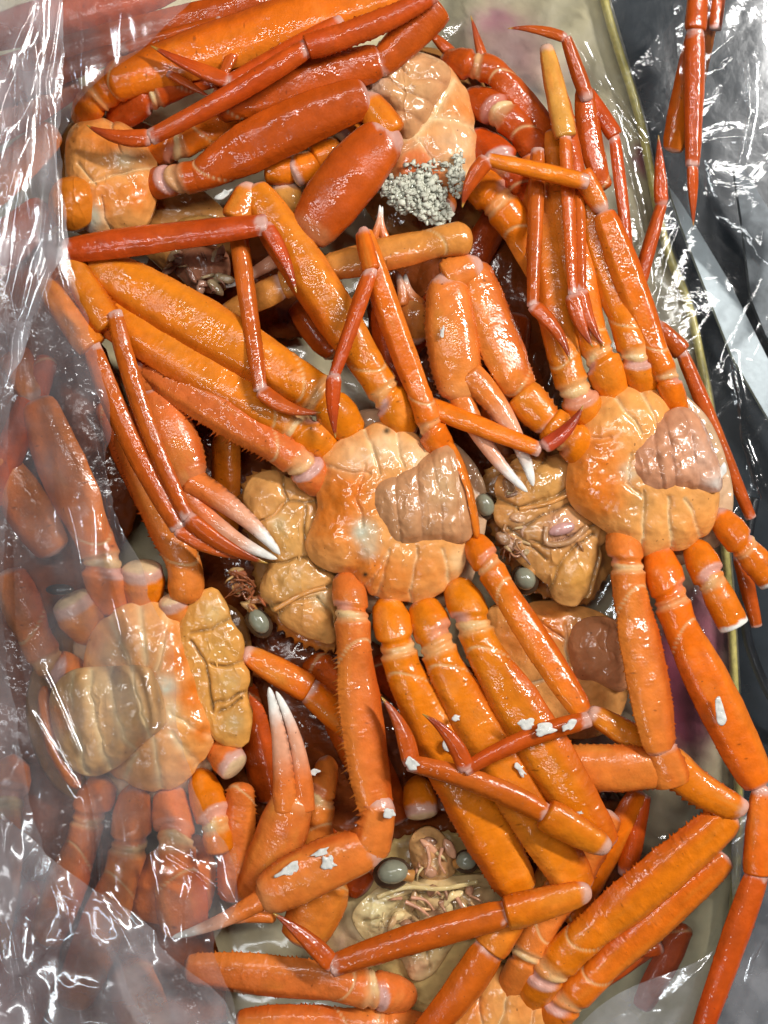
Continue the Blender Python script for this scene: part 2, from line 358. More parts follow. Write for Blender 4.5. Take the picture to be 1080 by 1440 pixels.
def base_limb(pts, ws, kinds, tint, spine=0.0, side=0, bend=0.0, zb=0.0, nring=32):
    """the run of segments from the chest to the end of the upper leg, as one shell with stepped, slanting rims"""
    SEED[0] += 1; sd = SEED[0]
    Q = np.array([P(*p) for p in pts]); fz = (HP - np.mean([p[2] for p in pts])) / HP; ws = [w_ * fz for w_ in ws]
    L = np.linalg.norm(np.diff(Q, axis=0), axis=1); cum = np.concatenate([[0], np.cumsum(L)]); tot = cum[-1]
    dense = np.linspace(0, tot, 400); pl = np.stack([np.interp(dense, cum, Q[:, k]) for k in range(3)], 1)
    kw = 25; pad = np.pad(pl, ((kw, kw), (0, 0)), mode='edge')
    for i in range(kw): pad[i] = pl[0] + (pl[0] - pl[1]) * (kw - i); pad[-1 - i] = pl[-1] + (pl[-1] - pl[-2]) * (kw - i)
    pl = np.stack([np.convolve(pad[:, k], np.ones(2 * kw + 1) / (2 * kw + 1), 'valid') for k in range(3)], 1)
    wmax = max(ws); n = int(np.clip(tot / 2.0, 30, 230)); D = np.linspace(0, tot, n)
    cap = .24 * wmax
    D = D + 0; ctr = np.stack([np.interp(D, dense, pl[:, k]) for k in range(3)], 1)
    e = {k: cum[i + 1] for i, k in enumerate(kinds)}; st = {k: cum[i] for i, k in enumerate(kinds)}; wk = dict(zip(kinds, ws))
    tm_ = np.clip((D - st.get('m', 0)) / max(tot - st.get('m', 0), 1), 0, 1)
    T0 = (Q[-1] - Q[-2]) / L[-1]; lat = np.cross(T0, (0, 0, 1.)); ctr = ctr + lat[None] * (bend * 4 * tm_ * (1 - tm_))[:, None]; ctr[:, 2] += zb * 4 * tm_ * (1 - tm_)
    kx, ky = [], []
    def kn(x, y): kx.append(x); ky.append(y)
    q = wmax / 56.0
    if 'c' in wk:
        wc = wk['c']; Dc = e['c']; kn(0, .40 * wc); kn(.25 * Dc, .80 * wc); kn(.6 * Dc, 1.0 * wc)
        if len(kinds) > 1:
            wn = wk.get('i', wk.get('m', wk.get('b'))) * (.8 if kinds[1] == 'm' else 1)
            kn(Dc - 7 * q, .99 * wc); kn(Dc - 4 * q, .95 * wc); kn(Dc - 2.5 * q, .78 * wc); kn(Dc + 4 * q, .80 * wn); kn(Dc + 5 * q, .90 * wn); kn(Dc + 10 * q, .92 * wn); kn(Dc + 11.5 * q, .83 * wn); kn(Dc + 15 * q, .86 * wn)
        else: kn(Dc, .85 * wc)
    else: Dc = 0; kn(0, .78 * ws[0])
    if 'i' in wk:
        wi = wk['i']; Di = e['i']; x0 = max(kx[-1] + 1, .5 * (Dc + Di)); kn(x0, 1.0 * wi); kn(max(x0 + 2, Di), .94 * wi)
    else: Di = Dc
    if 'm' in wk:
        wm = wk['m'] * 1.0; Lm = tot - st['m']; b0 = max(kx[-1], st['m'])
        for t_, v_ in ((.10, None), (.30, 1.02), (.55, 1.05), (.75, .98), (.92, .84), (1.0, .62)):
            x0 = b0 + (tot - b0) * t_; kn(x0, (.5 * ky[-1] + .5 * .86 * wm) if v_ is None else v_ * wm)
    if 'b' in wk:
        b0 = kx[-1]
        for t_ in (.3, .8, 1.0): kn(b0 + (tot - b0) * t_, wk['b'] * (1.0 if t_ < 1 else .95))
    xs = np.linspace(0, tot, 900); yv = np.interp(xs, kx, ky); k_ = max(3, int(900 * 2.0 / tot)) | 1
    yv = np.convolve(np.pad(yv, k_ // 2, mode='edge'), np.ones(k_) / k_, 'valid')
    th = np.linspace(0, 2 * np.pi, nring, endpoint=False); th = th + .18 * np.sin(2 * th)
    ph = RNG.uniform(0, 6.28); ph2 = RNG.choice([.9, 2.2])
    DD, TH = np.meshgrid(D, th, indexing='ij'); dd = DD.ravel(); hh = TH.ravel()
    near = np.exp(-((dd - Dc) / (14 * q)) ** 2)
    ds = dd + RNG.uniform(4, 11) * q * np.cos(hh + ph) * near
    rad = np.interp(ds, xs, yv) * .5
    roll = float(RNG.uniform(-.3, .3)) if 'm' in wk else 0.
    tan = np.gradient(ctr, axis=0); tan /= np.linalg.norm(tan, axis=1)[:, None] + 1e-9
    sv = np.cross(tan, np.array([[0, 0, 1.0]])); sv /= np.linalg.norm(sv, axis=1)[:, None] + 1e-9; uv = np.cross(sv, tan)
    rl = roll * sm(D, Di, Di + 40)[:, None]
    sv, uv = sv * np.cos(rl) + uv * np.sin(rl), uv * np.cos(rl) - sv * np.sin(rl)
    bl = sm(dd, Di, Di + .22 * max(tot - Di, 1)) if 'm' in wk else np.zeros(len(dd))
    cs = np.cos(hh); sn_r = np.sin(hh); sn_l = np.sign(np.sin(hh)) * (.62 * np.minimum(1.0, 1.9 * (1 - np.abs(cs) ** 1.4)) + .38 * (1 - np.abs(cs) ** 2.6))
    sn = sn_r * (1 - bl) * .84 + sn_l * bl * .44
    svr = np.repeat(sv, nring, 0); uvr = np.repeat(uv, nring, 0); cr_ = np.repeat(ctr, nring, 0)
    dv = svr * cs[:, None] + uvr * sn[:, None]
    capf = np.sqrt(np.clip(1 - (np.clip(cap - dd, 0, cap) / cap) ** 2, .01, 1)) * np.sqrt(np.clip(1 - (np.clip(cap * .6 - (tot - dd), 0, cap) / (cap * .6)) ** 2, .01, 1))
    if 'b' in wk: capf = np.sqrt(np.clip(1 - (np.clip(cap - dd, 0, cap) / cap) ** 2, .01, 1))
    V0 = cr_ + dv * rad[:, None]
    rel = 1 + .05 * fbm(V0 / 40., sd, 2) + .008 * vnoise(V0 / 7., sd + 3)
    sut = np.zeros(len(dd)); inm = dd > Di + 4
    if 'm' in wk and tot - Di > 80:
        pos = Di + 24 * q + 20 * q * np.cos(hh + ph2 * 1.0)
        sut = np.exp(-((dd - pos) / 1.7) ** 2) * (np.sin(hh) > -.3); rel = rel - .06 * sut
        stepm = sm(dd, pos - 5, pos) * (1 - sm(dd, pos, pos + 14)); rel = rel - .015 * stepm
        rel = rel - .05 * np.exp(-((hh - np.pi / 2 - .75) / .14) ** 2) * bl * (1 - sm(dd, tot * .85, tot * .96)) * sm(dd, pos + 10, pos + 40)
    V = cr_ + dv * (rad * rel * capf)[:, None]
    colm = np.arange(len(dd)) % nring; ringi = np.arange(len(dd)) // nring
    nd = dv / (np.linalg.norm(dv, axis=1)[:, None] + 1e-9); body = (dd > Di + 10) & (dd < tot * .95)
    if spine:
        for cc, on in ((0, side >= 0), (nring // 2, side <= 0)):
            if not on: continue
            for off, fr in ((0, 1.0), (1, .35), (-1, .35), (2, .25)):
                pick = body & (colm == (cc + off) % nring) & (((ringi + off) % (3 if off == 0 else 5)) == 0)
                amt = fr * spine * (.1 + 1.25 * RNG.random(pick.sum()) ** 1.4) * (RNG.random(pick.sum()) < .78); V[pick] += nd[pick] * amt[:, None] + T0[None] * (amt * .4)[:, None]
        k3 = body & (np.sin(hh) > 0) & (RNG.random(len(dd)) < .02); V[k3] += nd[k3] * 2.0
    else:
        k3 = body & (RNG.random(len(dd)) < .006); V[k3] += nd[k3] * 1.0
    # pigment
    c0, c1 = TINT[tint]; jit = JIT[0]; c0, c1 = c0 * jit, c1 * jit; u_ = (dd / tot)[:, None]; base = c0[None] * (1 - u_) + c1[None] * u_
    mot = fbm(V0 / 24., sd + 9); base = base * (1 + .14 * mot)[:, None]
    strk = fbm(np.stack([dd / 55, np.cos(hh) * 2.2, np.sin(hh) * 2.2 + sd], 1), sd + 31); base = base * (1 + .18 * strk)[:, None]
    if tint in 'osgy':
        base = mixc(base, R_ * 1.05, .5 * sm(np.abs(cs) + .12 * strk, .72, .98) * bl + .22 * sm(strk, .1, .6))
        base = mixc(base, np.array((.74, .26, .03)), .22 * sm(-strk, .15, .6))
        sd_ = (1 if sd % 2 else -1); base = mixc(base, R_ * 1.1, .62 * sm(cs * sd_ + .25 * strk, .05, .95) * bl); base = mixc(base, np.array((.76, .27, .03)), .28 * sm(-cs * sd_ + .25 * strk, .2, .95) * bl)
        pale = sm(mot + .3 * strk, .25, .6) * (1 - bl * .6); base = mixc(base, np.array((.75, .32, .09)), .22 * pale)
    fine = fbm(V0 / 5., sd + 61, 2); pore = (vnoise(V0 / 3.2, sd + 71) > .86) & (vnoise(V0 / 30., sd + 72) > .1)
    base = base * (1 + .07 * fine)[:, None]; base[pore] *= .45
    wob = 2.2 * fbm(V0 / 8., sd + 4)
    if 'c' in wk and len(kinds) > 1:
        x_ = (ds + wob - Dc) / q; top = sm(np.sin(hh), -.5, 0)
        lob = np.cos(hh + ph) * 6
        base = mixc(base, PK * np.array((1.05, .97, 1.)), sm(x_ + lob, -9, -5) * (1 - sm(x_, 3, 5)) * top * RNG.uniform(.2, .95) * sm(np.cos(hh + ph), -.6, .1))
        base = mixc(base, CR, sm(x_, 3, 5) * (1 - sm(x_, 11, 14)) * RNG.uniform(.45, .95) * (.35 + .65 * sm(np.cos(hh - ph * 1.7), -.4, .3)))
        base = mixc(base, CR, .4 * sm(x_, 11, 13) * (1 - sm(x_, 14, 22)))
        base = mixc(base, PK, (1 - sm(ds + wob * 2, .12 * Dc, .30 * Dc)) * sm(np.cos(hh + ph * 2) , -.1, .4) * .75)
    if kinds == 'c':
        base = mixc(base, PK, sm(dd + wob * 2, .70 * tot, .80 * tot) * .8); base = mixc(base, CR, sm(dd + wob, .9 * tot, .97 * tot) * .7)
    base = mixc(base, CR, sut * .6)
    if 'm' in wk: base = mixc(base, PK * .95, sm(dd, tot - 8 * q, tot - 2 * q) * .7)
    if 'b' in wk: base = mixc(base, WH, sm(dd + wob * 2, tot - 8, tot - 4))
    r0 = (np.arange(n - 1)[:, None] * nring); j = np.arange(nring)[None]; j1 = (j + 1) % nring
    F = np.stack([r0 + j, r0 + j1, r0 + nring + j1, r0 + nring + j], -1).reshape(-1, 4).tolist()
    F.append(list(range(nring - 1, -1, -1))); F.append(list(range((n - 1) * nring, n * nring)))
    return V, F, base

def limb(parent, tint, start, *segs, name=None, label=None, cat=None, group=None, tints=None, spine=0, side=0):
    """a chain of segments; the run up to the end of the upper leg is the part, the others its sub-parts.
    seg = (kind, x, y, z, width, {options}); ('@', x, y, z) moves the pen"""
    cur = start; out = []; segs = list(segs); i = 0; JIT[0] = np.array((RNG.uniform(.92, 1.06), RNG.uniform(.86, 1.14), RNG.uniform(.8, 1.2)))
    if segs[0][0] == 'c' and parent is not None: cur = (start[0], start[1], start[2] - 16)
    while i < len(segs):
        sg = segs[i]
        if sg[0] == '@': cur = sg[1:4]; i += 1; continue
        if sg[0] in 'cimb':
            run = [sg]; last = 'cimb'.index(sg[0])
            while sg[0] not in 'mb' and i + len(run) < len(segs) and segs[i + len(run)][0] in 'cimb' and 'cimb'.index(segs[i + len(run)][0]) > last:
                last = 'cimb'.index(segs[i + len(run)][0]); run.append(segs[i + len(run)])
            op = {}
            for r_ in run:
                if len(r_) > 5: op.update(r_[5])
            ti = op.get('tint') or tint; kinds = ''.join(r_[0] for r_ in run)
            geo = base_limb([cur] + [r_[1:4] for r_ in run], [r_[4] for r_ in run], kinds, ti, spine=op.get('spine', spine) if kinds[-1] == 'm' else 0, side=op.get('side', side), bend=op.get('bend', 0), zb=op.get('zb', 0))
            out.append((kinds[-1], geo)); cur = run[-1][1:4]; i += len(run); continue
        k, x, y, z, wd = sg[:5]; op = dict(sg[5]) if len(sg) > 5 else {}
        ti = op.pop('tint', None) or {'o': {'p': 'q', 'd': 'r', 'k': 'y'}, 'y': {'p': 'q', 'd': 'r'}}.get(tint, {}).get(k, tint)
        if k == 'd' and ti in 'os': ti = 'r'
        sp = op.pop('spine', spine if k in 'hk' else 0); sid = op.pop('side', side if k != 'f' else 0)
        out.append((k, segment(cur, (x, y, z), wd, k, ti, spine=sp, side=sid, **op)))
        if not k == 'f': cur = (x, y, z)
        i += 1
    pick = next((i for i, (k, _) in enumerate(out) if k in 'mb'), None)
    if pick is None: pick = max(range(len(out)), key=lambda i: len(out[i][1][0]))
    claw = any(k in 'hf' for k, _ in out)
    k, (V, F, C) = out[pick]
    nm = name or ('claw_arm' if claw else 'leg')
    main = mesh_obj(nm, V, F, C, 'shell', parent)
    if parent is None: tag(main, label, cat or 'crab leg', group)
    for i, (k, (V, F, C)) in enumerate(out):
        if i != pick: mesh_obj(PARTN[k], V, F, C, 'shell', main)
    return main

# ------------------------------------------------------------------ plates
def spline(pts, m):
    p = np.array(pts, float); n = len(p); out = []
    seglen = np.linalg.norm(np.roll(p, -1, 0) - p, axis=1)
    cnt = np.maximum(2, np.round(seglen / seglen.sum() * m).astype(int))
    for i in range(n):
        p0, p1, p2, p3 = p[i - 1], p[i], p[(i + 1) % n], p[(i + 2) % n]
        for t in np.linspace(0, 1, cnt[i], endpoint=False):
            out.append(.5 * ((2 * p1) + (-p0 + p2) * t + (2 * p0 - 5 * p1 + 4 * p2 - p3) * t * t + (-p0 + 3 * p1 - 3 * p2 + p3) * t ** 3))
    return np.array(out)

def poly_d(x, y, pl):
    d = np.full(len(x), 1e9)
    for (a, b) in zip(pl[:-1], pl[1:]):
        ax, ay = a; bx, by = b; dx, dy = bx - ax, by - ay
        t = np.clip(((x - ax) * dx + (y - ay) * dy) / (dx * dx + dy * dy + 1e-9), 0, 1)
        d = np.minimum(d, np.hypot(x - ax - t * dx, y - ay - t * dy))
    return d

def plate(parent, name, outline, z, dome, thick, col, grooves=(), spots=(), lump=1.5, lscale=14, spine=0, ctr=None, m=120,
          rings=26, pw=2.6, mat='soft_shell', gd=4.0, gw=4.5, tilt=(0, 0), gcol=None, gamt=.6, bumps=(), corner=False, notch=0, wrk=0.0, grow_=1.0, **kw):
    SEED[0] += 1; sd = SEED[0]
    if grow_ != 1: p_ = np.array(outline, float); g_ = p_.mean(0); outline = g_ + (p_ - g_) * grow_
    if corner:
        p_ = np.array(outline, float); p_ = np.concatenate([p_[:, None] * .78 + np.roll(p_, 1, 0)[:, None] * .22, p_[:, None] * .78 + np.roll(p_, -1, 0)[:, None] * .22], 1).reshape(-1, 2)
        seg_ = np.linalg.norm(np.roll(p_, -1, 0) - p_, axis=1); cu = np.concatenate([[0], np.cumsum(seg_)]); pp = np.concatenate([p_, p_[:1]])
        tq = np.linspace(0, cu[-1], m, endpoint=False); ol = np.stack([np.interp(tq, cu, pp[:, k]) for k in (0, 1)], 1)
    else: ol = spline(outline, m)
    M = len(ol); c = np.array(ctr, float) if ctr else ol.mean(0)
    if notch:
        for g in grooves:
            for ep in (g[0], g[-1]):
                d_ = np.hypot(ol[:, 0] - ep[0], ol[:, 1] - ep[1])
                if d_.min() < 22:
                    a_ = np.exp(-(np.hypot(ol[:, 0] - ol[d_.argmin(), 0], ol[:, 1] - ol[d_.argmin(), 1]) / 9) ** 2)[:, None]; dd_ = (c - ol); ol = ol + dd_ / np.linalg.norm(dd_, axis=1)[:, None] * notch * a_
    r = np.linspace(0, 1, rings) ** .75
    xy = c[None, None] + (ol - c)[None] * r[1:, None, None]
    x = np.concatenate([[c[0]], xy[..., 0].ravel()]); y = np.concatenate([[c[1]], xy[..., 1].ravel()])
    rr = np.concatenate([[0], np.repeat(r[1:], M)])
    h = dome * (1 - rr ** pw) + (x - c[0]) * tilt[0] + (y - c[1]) * tilt[1]
    q = np.stack([x, y, np.full_like(x, sd * 3.7)], 1)
    fade = 1 - rr ** 8
    h = h + lump * fbm(q / (lscale * 1.5), sd, 2) * (.35 + .65 * fade)
    C = np.tile(np.asarray(col, float), (len(x), 1))
    C = C * (1 + .18 * fbm(q / 30., sd + 5))[:, None]
    wx = x + 3 * vnoise(q / 16., sd + 7); wy = y + 3 * vnoise(q / 16., sd + 8)
    if grooves: dm_ = np.min([poly_d(wx, wy, g) for g in grooves], 0); h = h - gd * (1.3 * np.exp(-dm_ / (gw * .5)) + .55 * np.exp(-dm_ / (gw * 2.0)))
    for g in grooves:
        d = poly_d(wx, wy, g); e = np.exp(-(d / gw * 1.2) ** 2)
        if gcol is not None: C = mixc(C, gcol, e * gamt)
    if wrk: h = h + wrk * (np.exp(-np.abs(fbm(np.stack([x / 16 + .6 * fbm(q / 30, sd + 41), y / 34, q[:, 2]], 1), sd + 42, 2)) * 9)) * (1 - rr ** 10)
    for (bx, by, br, bh) in bumps: h = h + .55 * bh * np.exp(-(((x - bx) ** 2 + (y - by) ** 2) / br ** 2))
    for (sx, sy, sr, sc, am) in spots:
        d2 = ((wx - sx) ** 2 + (wy - sy) ** 2) / (sr * sr * 1.35); C = mixc(C, sc, np.clip(am * np.exp(-d2 ** 1.3) * (1 + .5 * fbm(q / 10., sd + 11)), 0, 1))
    f = (HP - (z + dome)) / HP
    X = (540 * 0 + (c[0] - 540) + (x - c[0])) * f; Y = -((c[1] - 720) + (y - c[1])) * f; Z = z + h
    V = np.stack([X, Y, Z], 1)
    if spine:
        last = np.arange(len(V) - M, len(V)); cx = V[0]
        dd = V[last] - cx; dd[:, 2] = 0; dd /= np.linalg.norm(dd, axis=1)[:, None] + 1e-9
        am = spine * (np.arange(M) % 3 == 0) * (.5 + RNG.random(M) * .8); V[last] += dd * am[:, None]
    bot = V[-M:].copy(); bot[:, 2] -= thick; cc = (bot[:, :2] - V[0, :2]) * .93 + V[0, :2]; bot[:, :2] = cc
    V = np.concatenate([V, bot, [[V[0, 0], V[0, 1], bot[:, 2].mean()]]]); C = np.concatenate([C, C[-M:], C[:1]])
    F = []
    j = np.arange(M); j1 = (j + 1) % M
    F += np.stack([np.zeros(M, int), 1 + j, 1 + j1], 1).tolist()
    for k in range(rings - 2):
        a = 1 + k * M; b = a + M
        F += np.stack([a + j, b + j, b + j1, a + j1], 1).tolist()
    a = 1 + (rings - 2) * M; b = a + M
    F += np.stack([a + j, b + j, b + j1, a + j1], 1).tolist()
    e = b + M
    F += np.stack([b + j, np.full(M, e), b + j1], 1).tolist()
    ring = V[1 + (rings - 2) * M:1 + (rings - 1) * M]; nx = np.roll(ring, -1, 0)
    if (ring[:, 0] * nx[:, 1] - nx[:, 0] * ring[:, 1]).sum() < 0: F = [q_[::-1] for q_ in F]      # outward normals
    return mesh_obj(name, V, F, C, mat, parent, origin=kw.get('origin'))

def ellipsoid(parent, name, x, y, z, rx, ry, rz, ang, col, mat='soft_shell', lump=.0, n=28, spots=()):
    SEED[0] += 1
    u = np.linspace(0, np.pi, n); v = np.linspace(0, 2 * np.pi, n * 2, endpoint=False)
    U, W = np.meshgrid(u, v, indexing='ij')
    L = np.stack([np.sin(U) * np.cos(W) * rx, np.sin(U) * np.sin(W) * ry, np.cos(U) * rz], -1).reshape(-1, 3)
    L = L * (1 + lump * fbm(L / (max(rx, ry) * .5), SEED[0]))[:, None]
    ca, sa = math.cos(ang), math.sin(ang)
    V = np.stack([L[:, 0] * ca - L[:, 1] * sa, -(L[:, 0] * sa + L[:, 1] * ca), L[:, 2]], 1) + P(x, y, z)
    C = np.tile(np.asarray(col, float), (len(V), 1)) * (1 + .15 * fbm(V / 12., SEED[0] + 1))[:, None]
    M = 2 * n; F = []
    j = np.arange(M); j1 = (j + 1) % M
    for k in range(n - 1): F += np.stack([k * M + j, k * M + j1, (k + 1) * M + j1, (k + 1) * M + j], 1).tolist()
    return mesh_obj(name, V, F, C, mat, parent)

def rod(parent, name, pts, wd, col, mat='soft_shell', taper=1.0, nring=12, flat=1.0):
    """a thin smooth rod or strip along photo points (x, y, height)"""
    p = np.array([P(*q) for q in pts]); n = len(p); res = []
    for i in range(n - 1):
        p0, p1, p2, p3 = p[max(i - 1, 0)], p[i], p[i + 1], p[min(i + 2, n - 1)]
        for t in np.linspace(0, 1, 10, endpoint=(i == n - 2)):
            res.append(.5 * ((2 * p1) + (-p0 + p2) * t + (2 * p0 - 5 * p1 + 4 * p2 - p3) * t * t + (-p0 + 3 * p1 - 3 * p2 + p3) * t ** 3))
    c = np.array(res); tan = np.gradient(c, axis=0); tan /= np.linalg.norm(tan, axis=1)[:, None] + 1e-9
    sv = np.cross(tan, [[0, 0, 1.]]); sv /= np.linalg.norm(sv, axis=1)[:, None] + 1e-9; uv = np.cross(sv, tan)
    th = np.linspace(0, 2 * np.pi, nring, endpoint=False)
    wv = wd * .5 * np.linspace(1, taper, len(c))
    V = (c[:, None] + (sv[:, None] * np.cos(th)[None, :, None] + uv[:, None] * np.sin(th)[None, :, None] * flat) * wv[:, None, None]).reshape(-1, 3)
    r0 = np.arange(len(c) - 1)[:, None] * nring; j = np.arange(nring)[None]; j1 = (j + 1) % nring
    F = np.stack([r0 + j, r0 + j1, r0 + nring + j1, r0 + nring + j], -1).reshape(-1, 4).tolist()
    F.append(list(range(nring - 1, -1, -1))); F.append(list(range((len(c) - 1) * nring, len(c) * nring)))
    C = np.tile(np.asarray(col, float), (len(V), 1)) * (1 + .2 * vnoise(V / 12., 5))[:, None]
    return mesh_obj(name, V, F, C, mat, parent)

STE = np.array((.74, .32, .088)); STO = np.array((.68, .165, .010)); BRN = np.array((.46, .20, .05)); FLP = np.array((.52, .25, .11))
GRN = np.array((.50, .50, .36)); PAL = np.array((.78, .62, .34)); EYE = (.22, .22, .155); GRY = np.array((.45, .45, .40))
#@@BODY
# ------------------------------------------------------------------ setting: table, box liner
def sheet_obj(name, x0, x1, y0, y1, z, step, mat, zf=None, cf=None, parent=None):
    xs = np.arange(x0, x1 + 1, step); ys = np.arange(y0, y1 + 1, step)
    X, Y = np.meshgrid(xs, ys, indexing='ij'); x = X.ravel().astype(float); y = Y.ravel().astype(float)
    f = (HP - z) / HP
    Z = np.full_like(x, z) + (zf(x, y) if zf else 0)
    V = np.stack([(x - 540) * f, -(y - 720) * f, Z], 1)
    ny = len(ys); a = (np.arange(len(xs) - 1)[:, None] * ny + np.arange(ny - 1)[None]).ravel()
    F = np.stack([a, a + 1, a + ny + 1, a + ny], 1).tolist()
    C = cf(x, y) if cf else np.ones((len(V), 3)) * .5
    return mesh_obj(name, V, F, C, mat, parent)
tb = sheet_obj('table', -900, 2000, -900, 2400, -205, 40, 'wet_table',
               zf=lambda x, y: 3 * fbm(np.stack([x / 90, y / 90, x * 0], 1), 3))
tag(tb, 'dark wet work surface under the tray', None, kind='structure')

EDGE = [(838, -120), (850, 0), (900, 170), (932, 330), (968, 430), (992, 540), (1008, 650), (1026, 850), (1034, 1000), (1038, 1150), (1028, 1300), (1000, 1440), (985, 1560)]
ey = np.array([e[1] for e in EDGE]); exx = np.array([e[0] for e in EDGE])
def tray_sheet():
    ys = np.arange(-120, 1561, 8.0); u = np.linspace(0, 1, 110)
    XR = np.interp(ys, ey, exx); ker = np.ones(13) / 13
    XR = np.convolve(np.pad(XR, 6, mode='edge'), ker, 'valid')
    x = (-80 + (XR[:, None] + 80) * u[None]).ravel(); y = np.repeat(ys, len(u)); z = -160.0
    q = np.stack([x, y, x * 0], 1)
    Z = z + 4 * fbm(q / 70, 31) + 1.2 * fbm(q / 12, 35)
    f = (HP - z) / HP
    V = np.stack([(x - 540) * f, -(y - 720) * f, Z], 1)
    C = np.tile((.62, .54, .33), (len(x), 1)) * (1 + .12 * fbm(q / 60, 33))[:, None]
    wx = x + 14 * fbm(q / 22, 36); wy = y + 14 * fbm(q / 22, 37)
    for (sx, sy, rx, ry, c, a) in [(700, 60, 45, 60, (.42, .14, .20), .6), (748, 85, 30, 60, (.40, .12, .17), .55), (800, 100, 22, 30, (.45, .2, .22), .4),
                                   (903, 222, 12, 20, (.34, .05, .08), .95), (860, 190, 14, 24, (.4, .1, .12), .6), (700, 25, 30, 15, (.45, .12, .2), .6),
                                   (960, 960, 70, 120, (.20, .035, .06), 1.3), (990, 870, 45, 60, (.42, .12, .17), .9), (900, 1150, 80, 60, (.16, .12, .08), .8),
                                   (880, 1230, 60, 80, (.12, .10, .06), .7), (745, 130, 14, 12, (.12, .16, .2), .5)]:
        d2 = ((wx - sx) / rx) ** 2 + ((wy - sy) / ry) ** 2; C = mixc(C, c, np.clip(a * np.exp(-d2 ** 1.5), 0, 1))
    n = len(u); a = (np.arange(len(ys) - 1)[:, None] * n + np.arange(n - 1)[None]).ravel()
    F = np.stack([a, a + n, a + n + 1, a + 1], 1).tolist()
    t = thing('tray', 450, 720, -150, 'pale cream tray with a yellow rim and pink stains lying beneath all the crabs', 'tray')
    mesh_obj('tray_floor', V, F, C, 'liner', t)
    rod(t, 'rim', [(e[0], e[1], -140) for e in EDGE], 13, (1, 1, 1), 'rim_yellow', flat=1.3)
    # outer wall of the tray below the rim
    p = np.array([P(e[0] + 5, e[1], -142) for e in EDGE]); p2 = np.array([P(e[0] + 9, e[1], -200) for e in EDGE]); n = len(p)
    mesh_obj('side_wall', np.concatenate([p, p2]), [[i, i + 1, n + i + 1, n + i] for i in range(n - 1)], np.tile((.5, .45, .28), (2 * n, 1)), 'liner', t)
tray_sheet()

# ------------------------------------------------------------------ crabs
def crab(x, y, z, label): return thing('crab', x, y, z, label, 'crab', 'boiled red crabs heaped in the bag')

def eye(c, x, y, z, rx, ry, ang, sx, sy, stalk=True):
    if stalk: rod(c, 'eye_stalk', [(sx, sy, z - 8), ((x + sx) / 2, (y + sy) / 2, z - 4), (x, y, z - 3)], ry * 1.1, BRN * .9)
    ellipsoid(c, 'eye_socket', x, y + 2, z - 9, rx * 1.3, ry * 1.35, ry * .7, ang, (.05, .028, .015), 'soft_shell', lump=.08)
    ellipsoid(c, 'eye', x, y, z, rx, ry, ry * .9, ang, EYE, 'eye_gloss', lump=.03)

# ---- A: the crab in the middle
A = crab(560, 720, -60, 'crab lying belly up in the centre, its wide tan tail flap facing the viewer')
plate(A, 'carapace', [(338, 700), (350, 668), (395, 655), (450, 625), (550, 600), (640, 640), (676, 720), (655, 810), (560, 850), (490, 880), (466, 916), (420, 905), (385, 878), (360, 840), (352, 780)],
      -62, 22, 22, BRN * .9, spine=8, m=210, lump=3, lscale=24, spots=[(420, 890, 40, STO, .7), (370, 690, 40, STO, .3)])
plate(A, 'membrane', [(449, 653), (475, 620), (522, 595), (578, 606), (645, 650), (670, 710), (652, 802), (628, 830), (584, 853), (522, 842), (495, 812)], -40, 10, 20, (.60, .38, .22), grow_=1.16, lump=4, lscale=12, m=120, pw=5)
plate(A, 'chest_plate', [(449, 653), (455, 638), (475, 620), (497, 606), (522, 595), (549, 593), (578, 606), (600, 618), (645, 650), (668, 700), (660, 768), (652, 802), (640, 818), (628, 830), (606, 843), (584, 853), (565, 847), (545, 848), (522, 840), (506, 826), (495, 808), (470, 806), (446, 796), (433, 782), (429, 762), (438, 738), (446, 715), (444, 690)],
      -8, 26, 34, STE, m=250, rings=56, notch=4, wrk=.7, grow_=1.015, pw=5, lump=3, lscale=22, ctr=(555, 725), gcol=PAL, gd=3.4, gw=3,
      grooves=[[(535, 668), (514, 604)], [(565, 655), (556, 602)], [(600, 640), (598, 616)], [(546, 775), (528, 852)], [(585, 772), (578, 852)], [(622, 772), (634, 822)], [(512, 655), (500, 700), (512, 742)], [(452, 655), (520, 668)], [(506, 842), (545, 775)]],
      spots=[(490, 690, 38, STO, .95), (470, 740, 34, STO, .8), (520, 800, 30, STO, .8), (478, 700, 20, STO * .9, .6), (560, 820, 24, STO, .55), (600, 800, 24, STO, .45), (512, 748, 14, GRN, .8), (520, 770, 12, GRN, .6), (500, 640, 24, (.80, .52, .28), .6), (545, 630, 22, (.80, .56, .32), .7), (590, 640, 18, (.80, .6, .36), .6), (650, 790, 16, PAL, .5), (514, 808, 3, (.03, .02, .01), 1), (545, 607, 4, (.05, .04, .02), 1)],
      bumps=[(487, 700, 16, 7), (470, 760, 18, 6), (528, 630, 14, 4), (578, 630, 14, 4), (520, 810, 18, 5), (560, 820, 16, 5), (605, 810, 16, 5)])
plate(A, 'tail_flap', [(519, 705), (524, 682), (545, 666), (575, 654), (600, 640), (620, 626), (640, 628), (652, 655), (664, 700), (668, 745), (655, 764), (620, 765), (590, 768), (560, 769), (540, 756), (527, 735)],
      9, 24, 20, FLP, m=190, rings=48, wrk=1.6, lump=4.5, lscale=15, pw=4, gcol=(.46, .22, .10), gd=1.9, gw=6,
      grooves=[[(560, 662), (556, 700), (562, 768)], [(585, 652), (588, 700), (596, 766)], [(608, 640), (618, 700), (624, 764)], [(632, 632), (646, 690), (650, 762)]],
      spots=[(622, 685, 22, (.62, .40, .20), .6), (585, 690, 26, (.58, .28, .13), .5)])
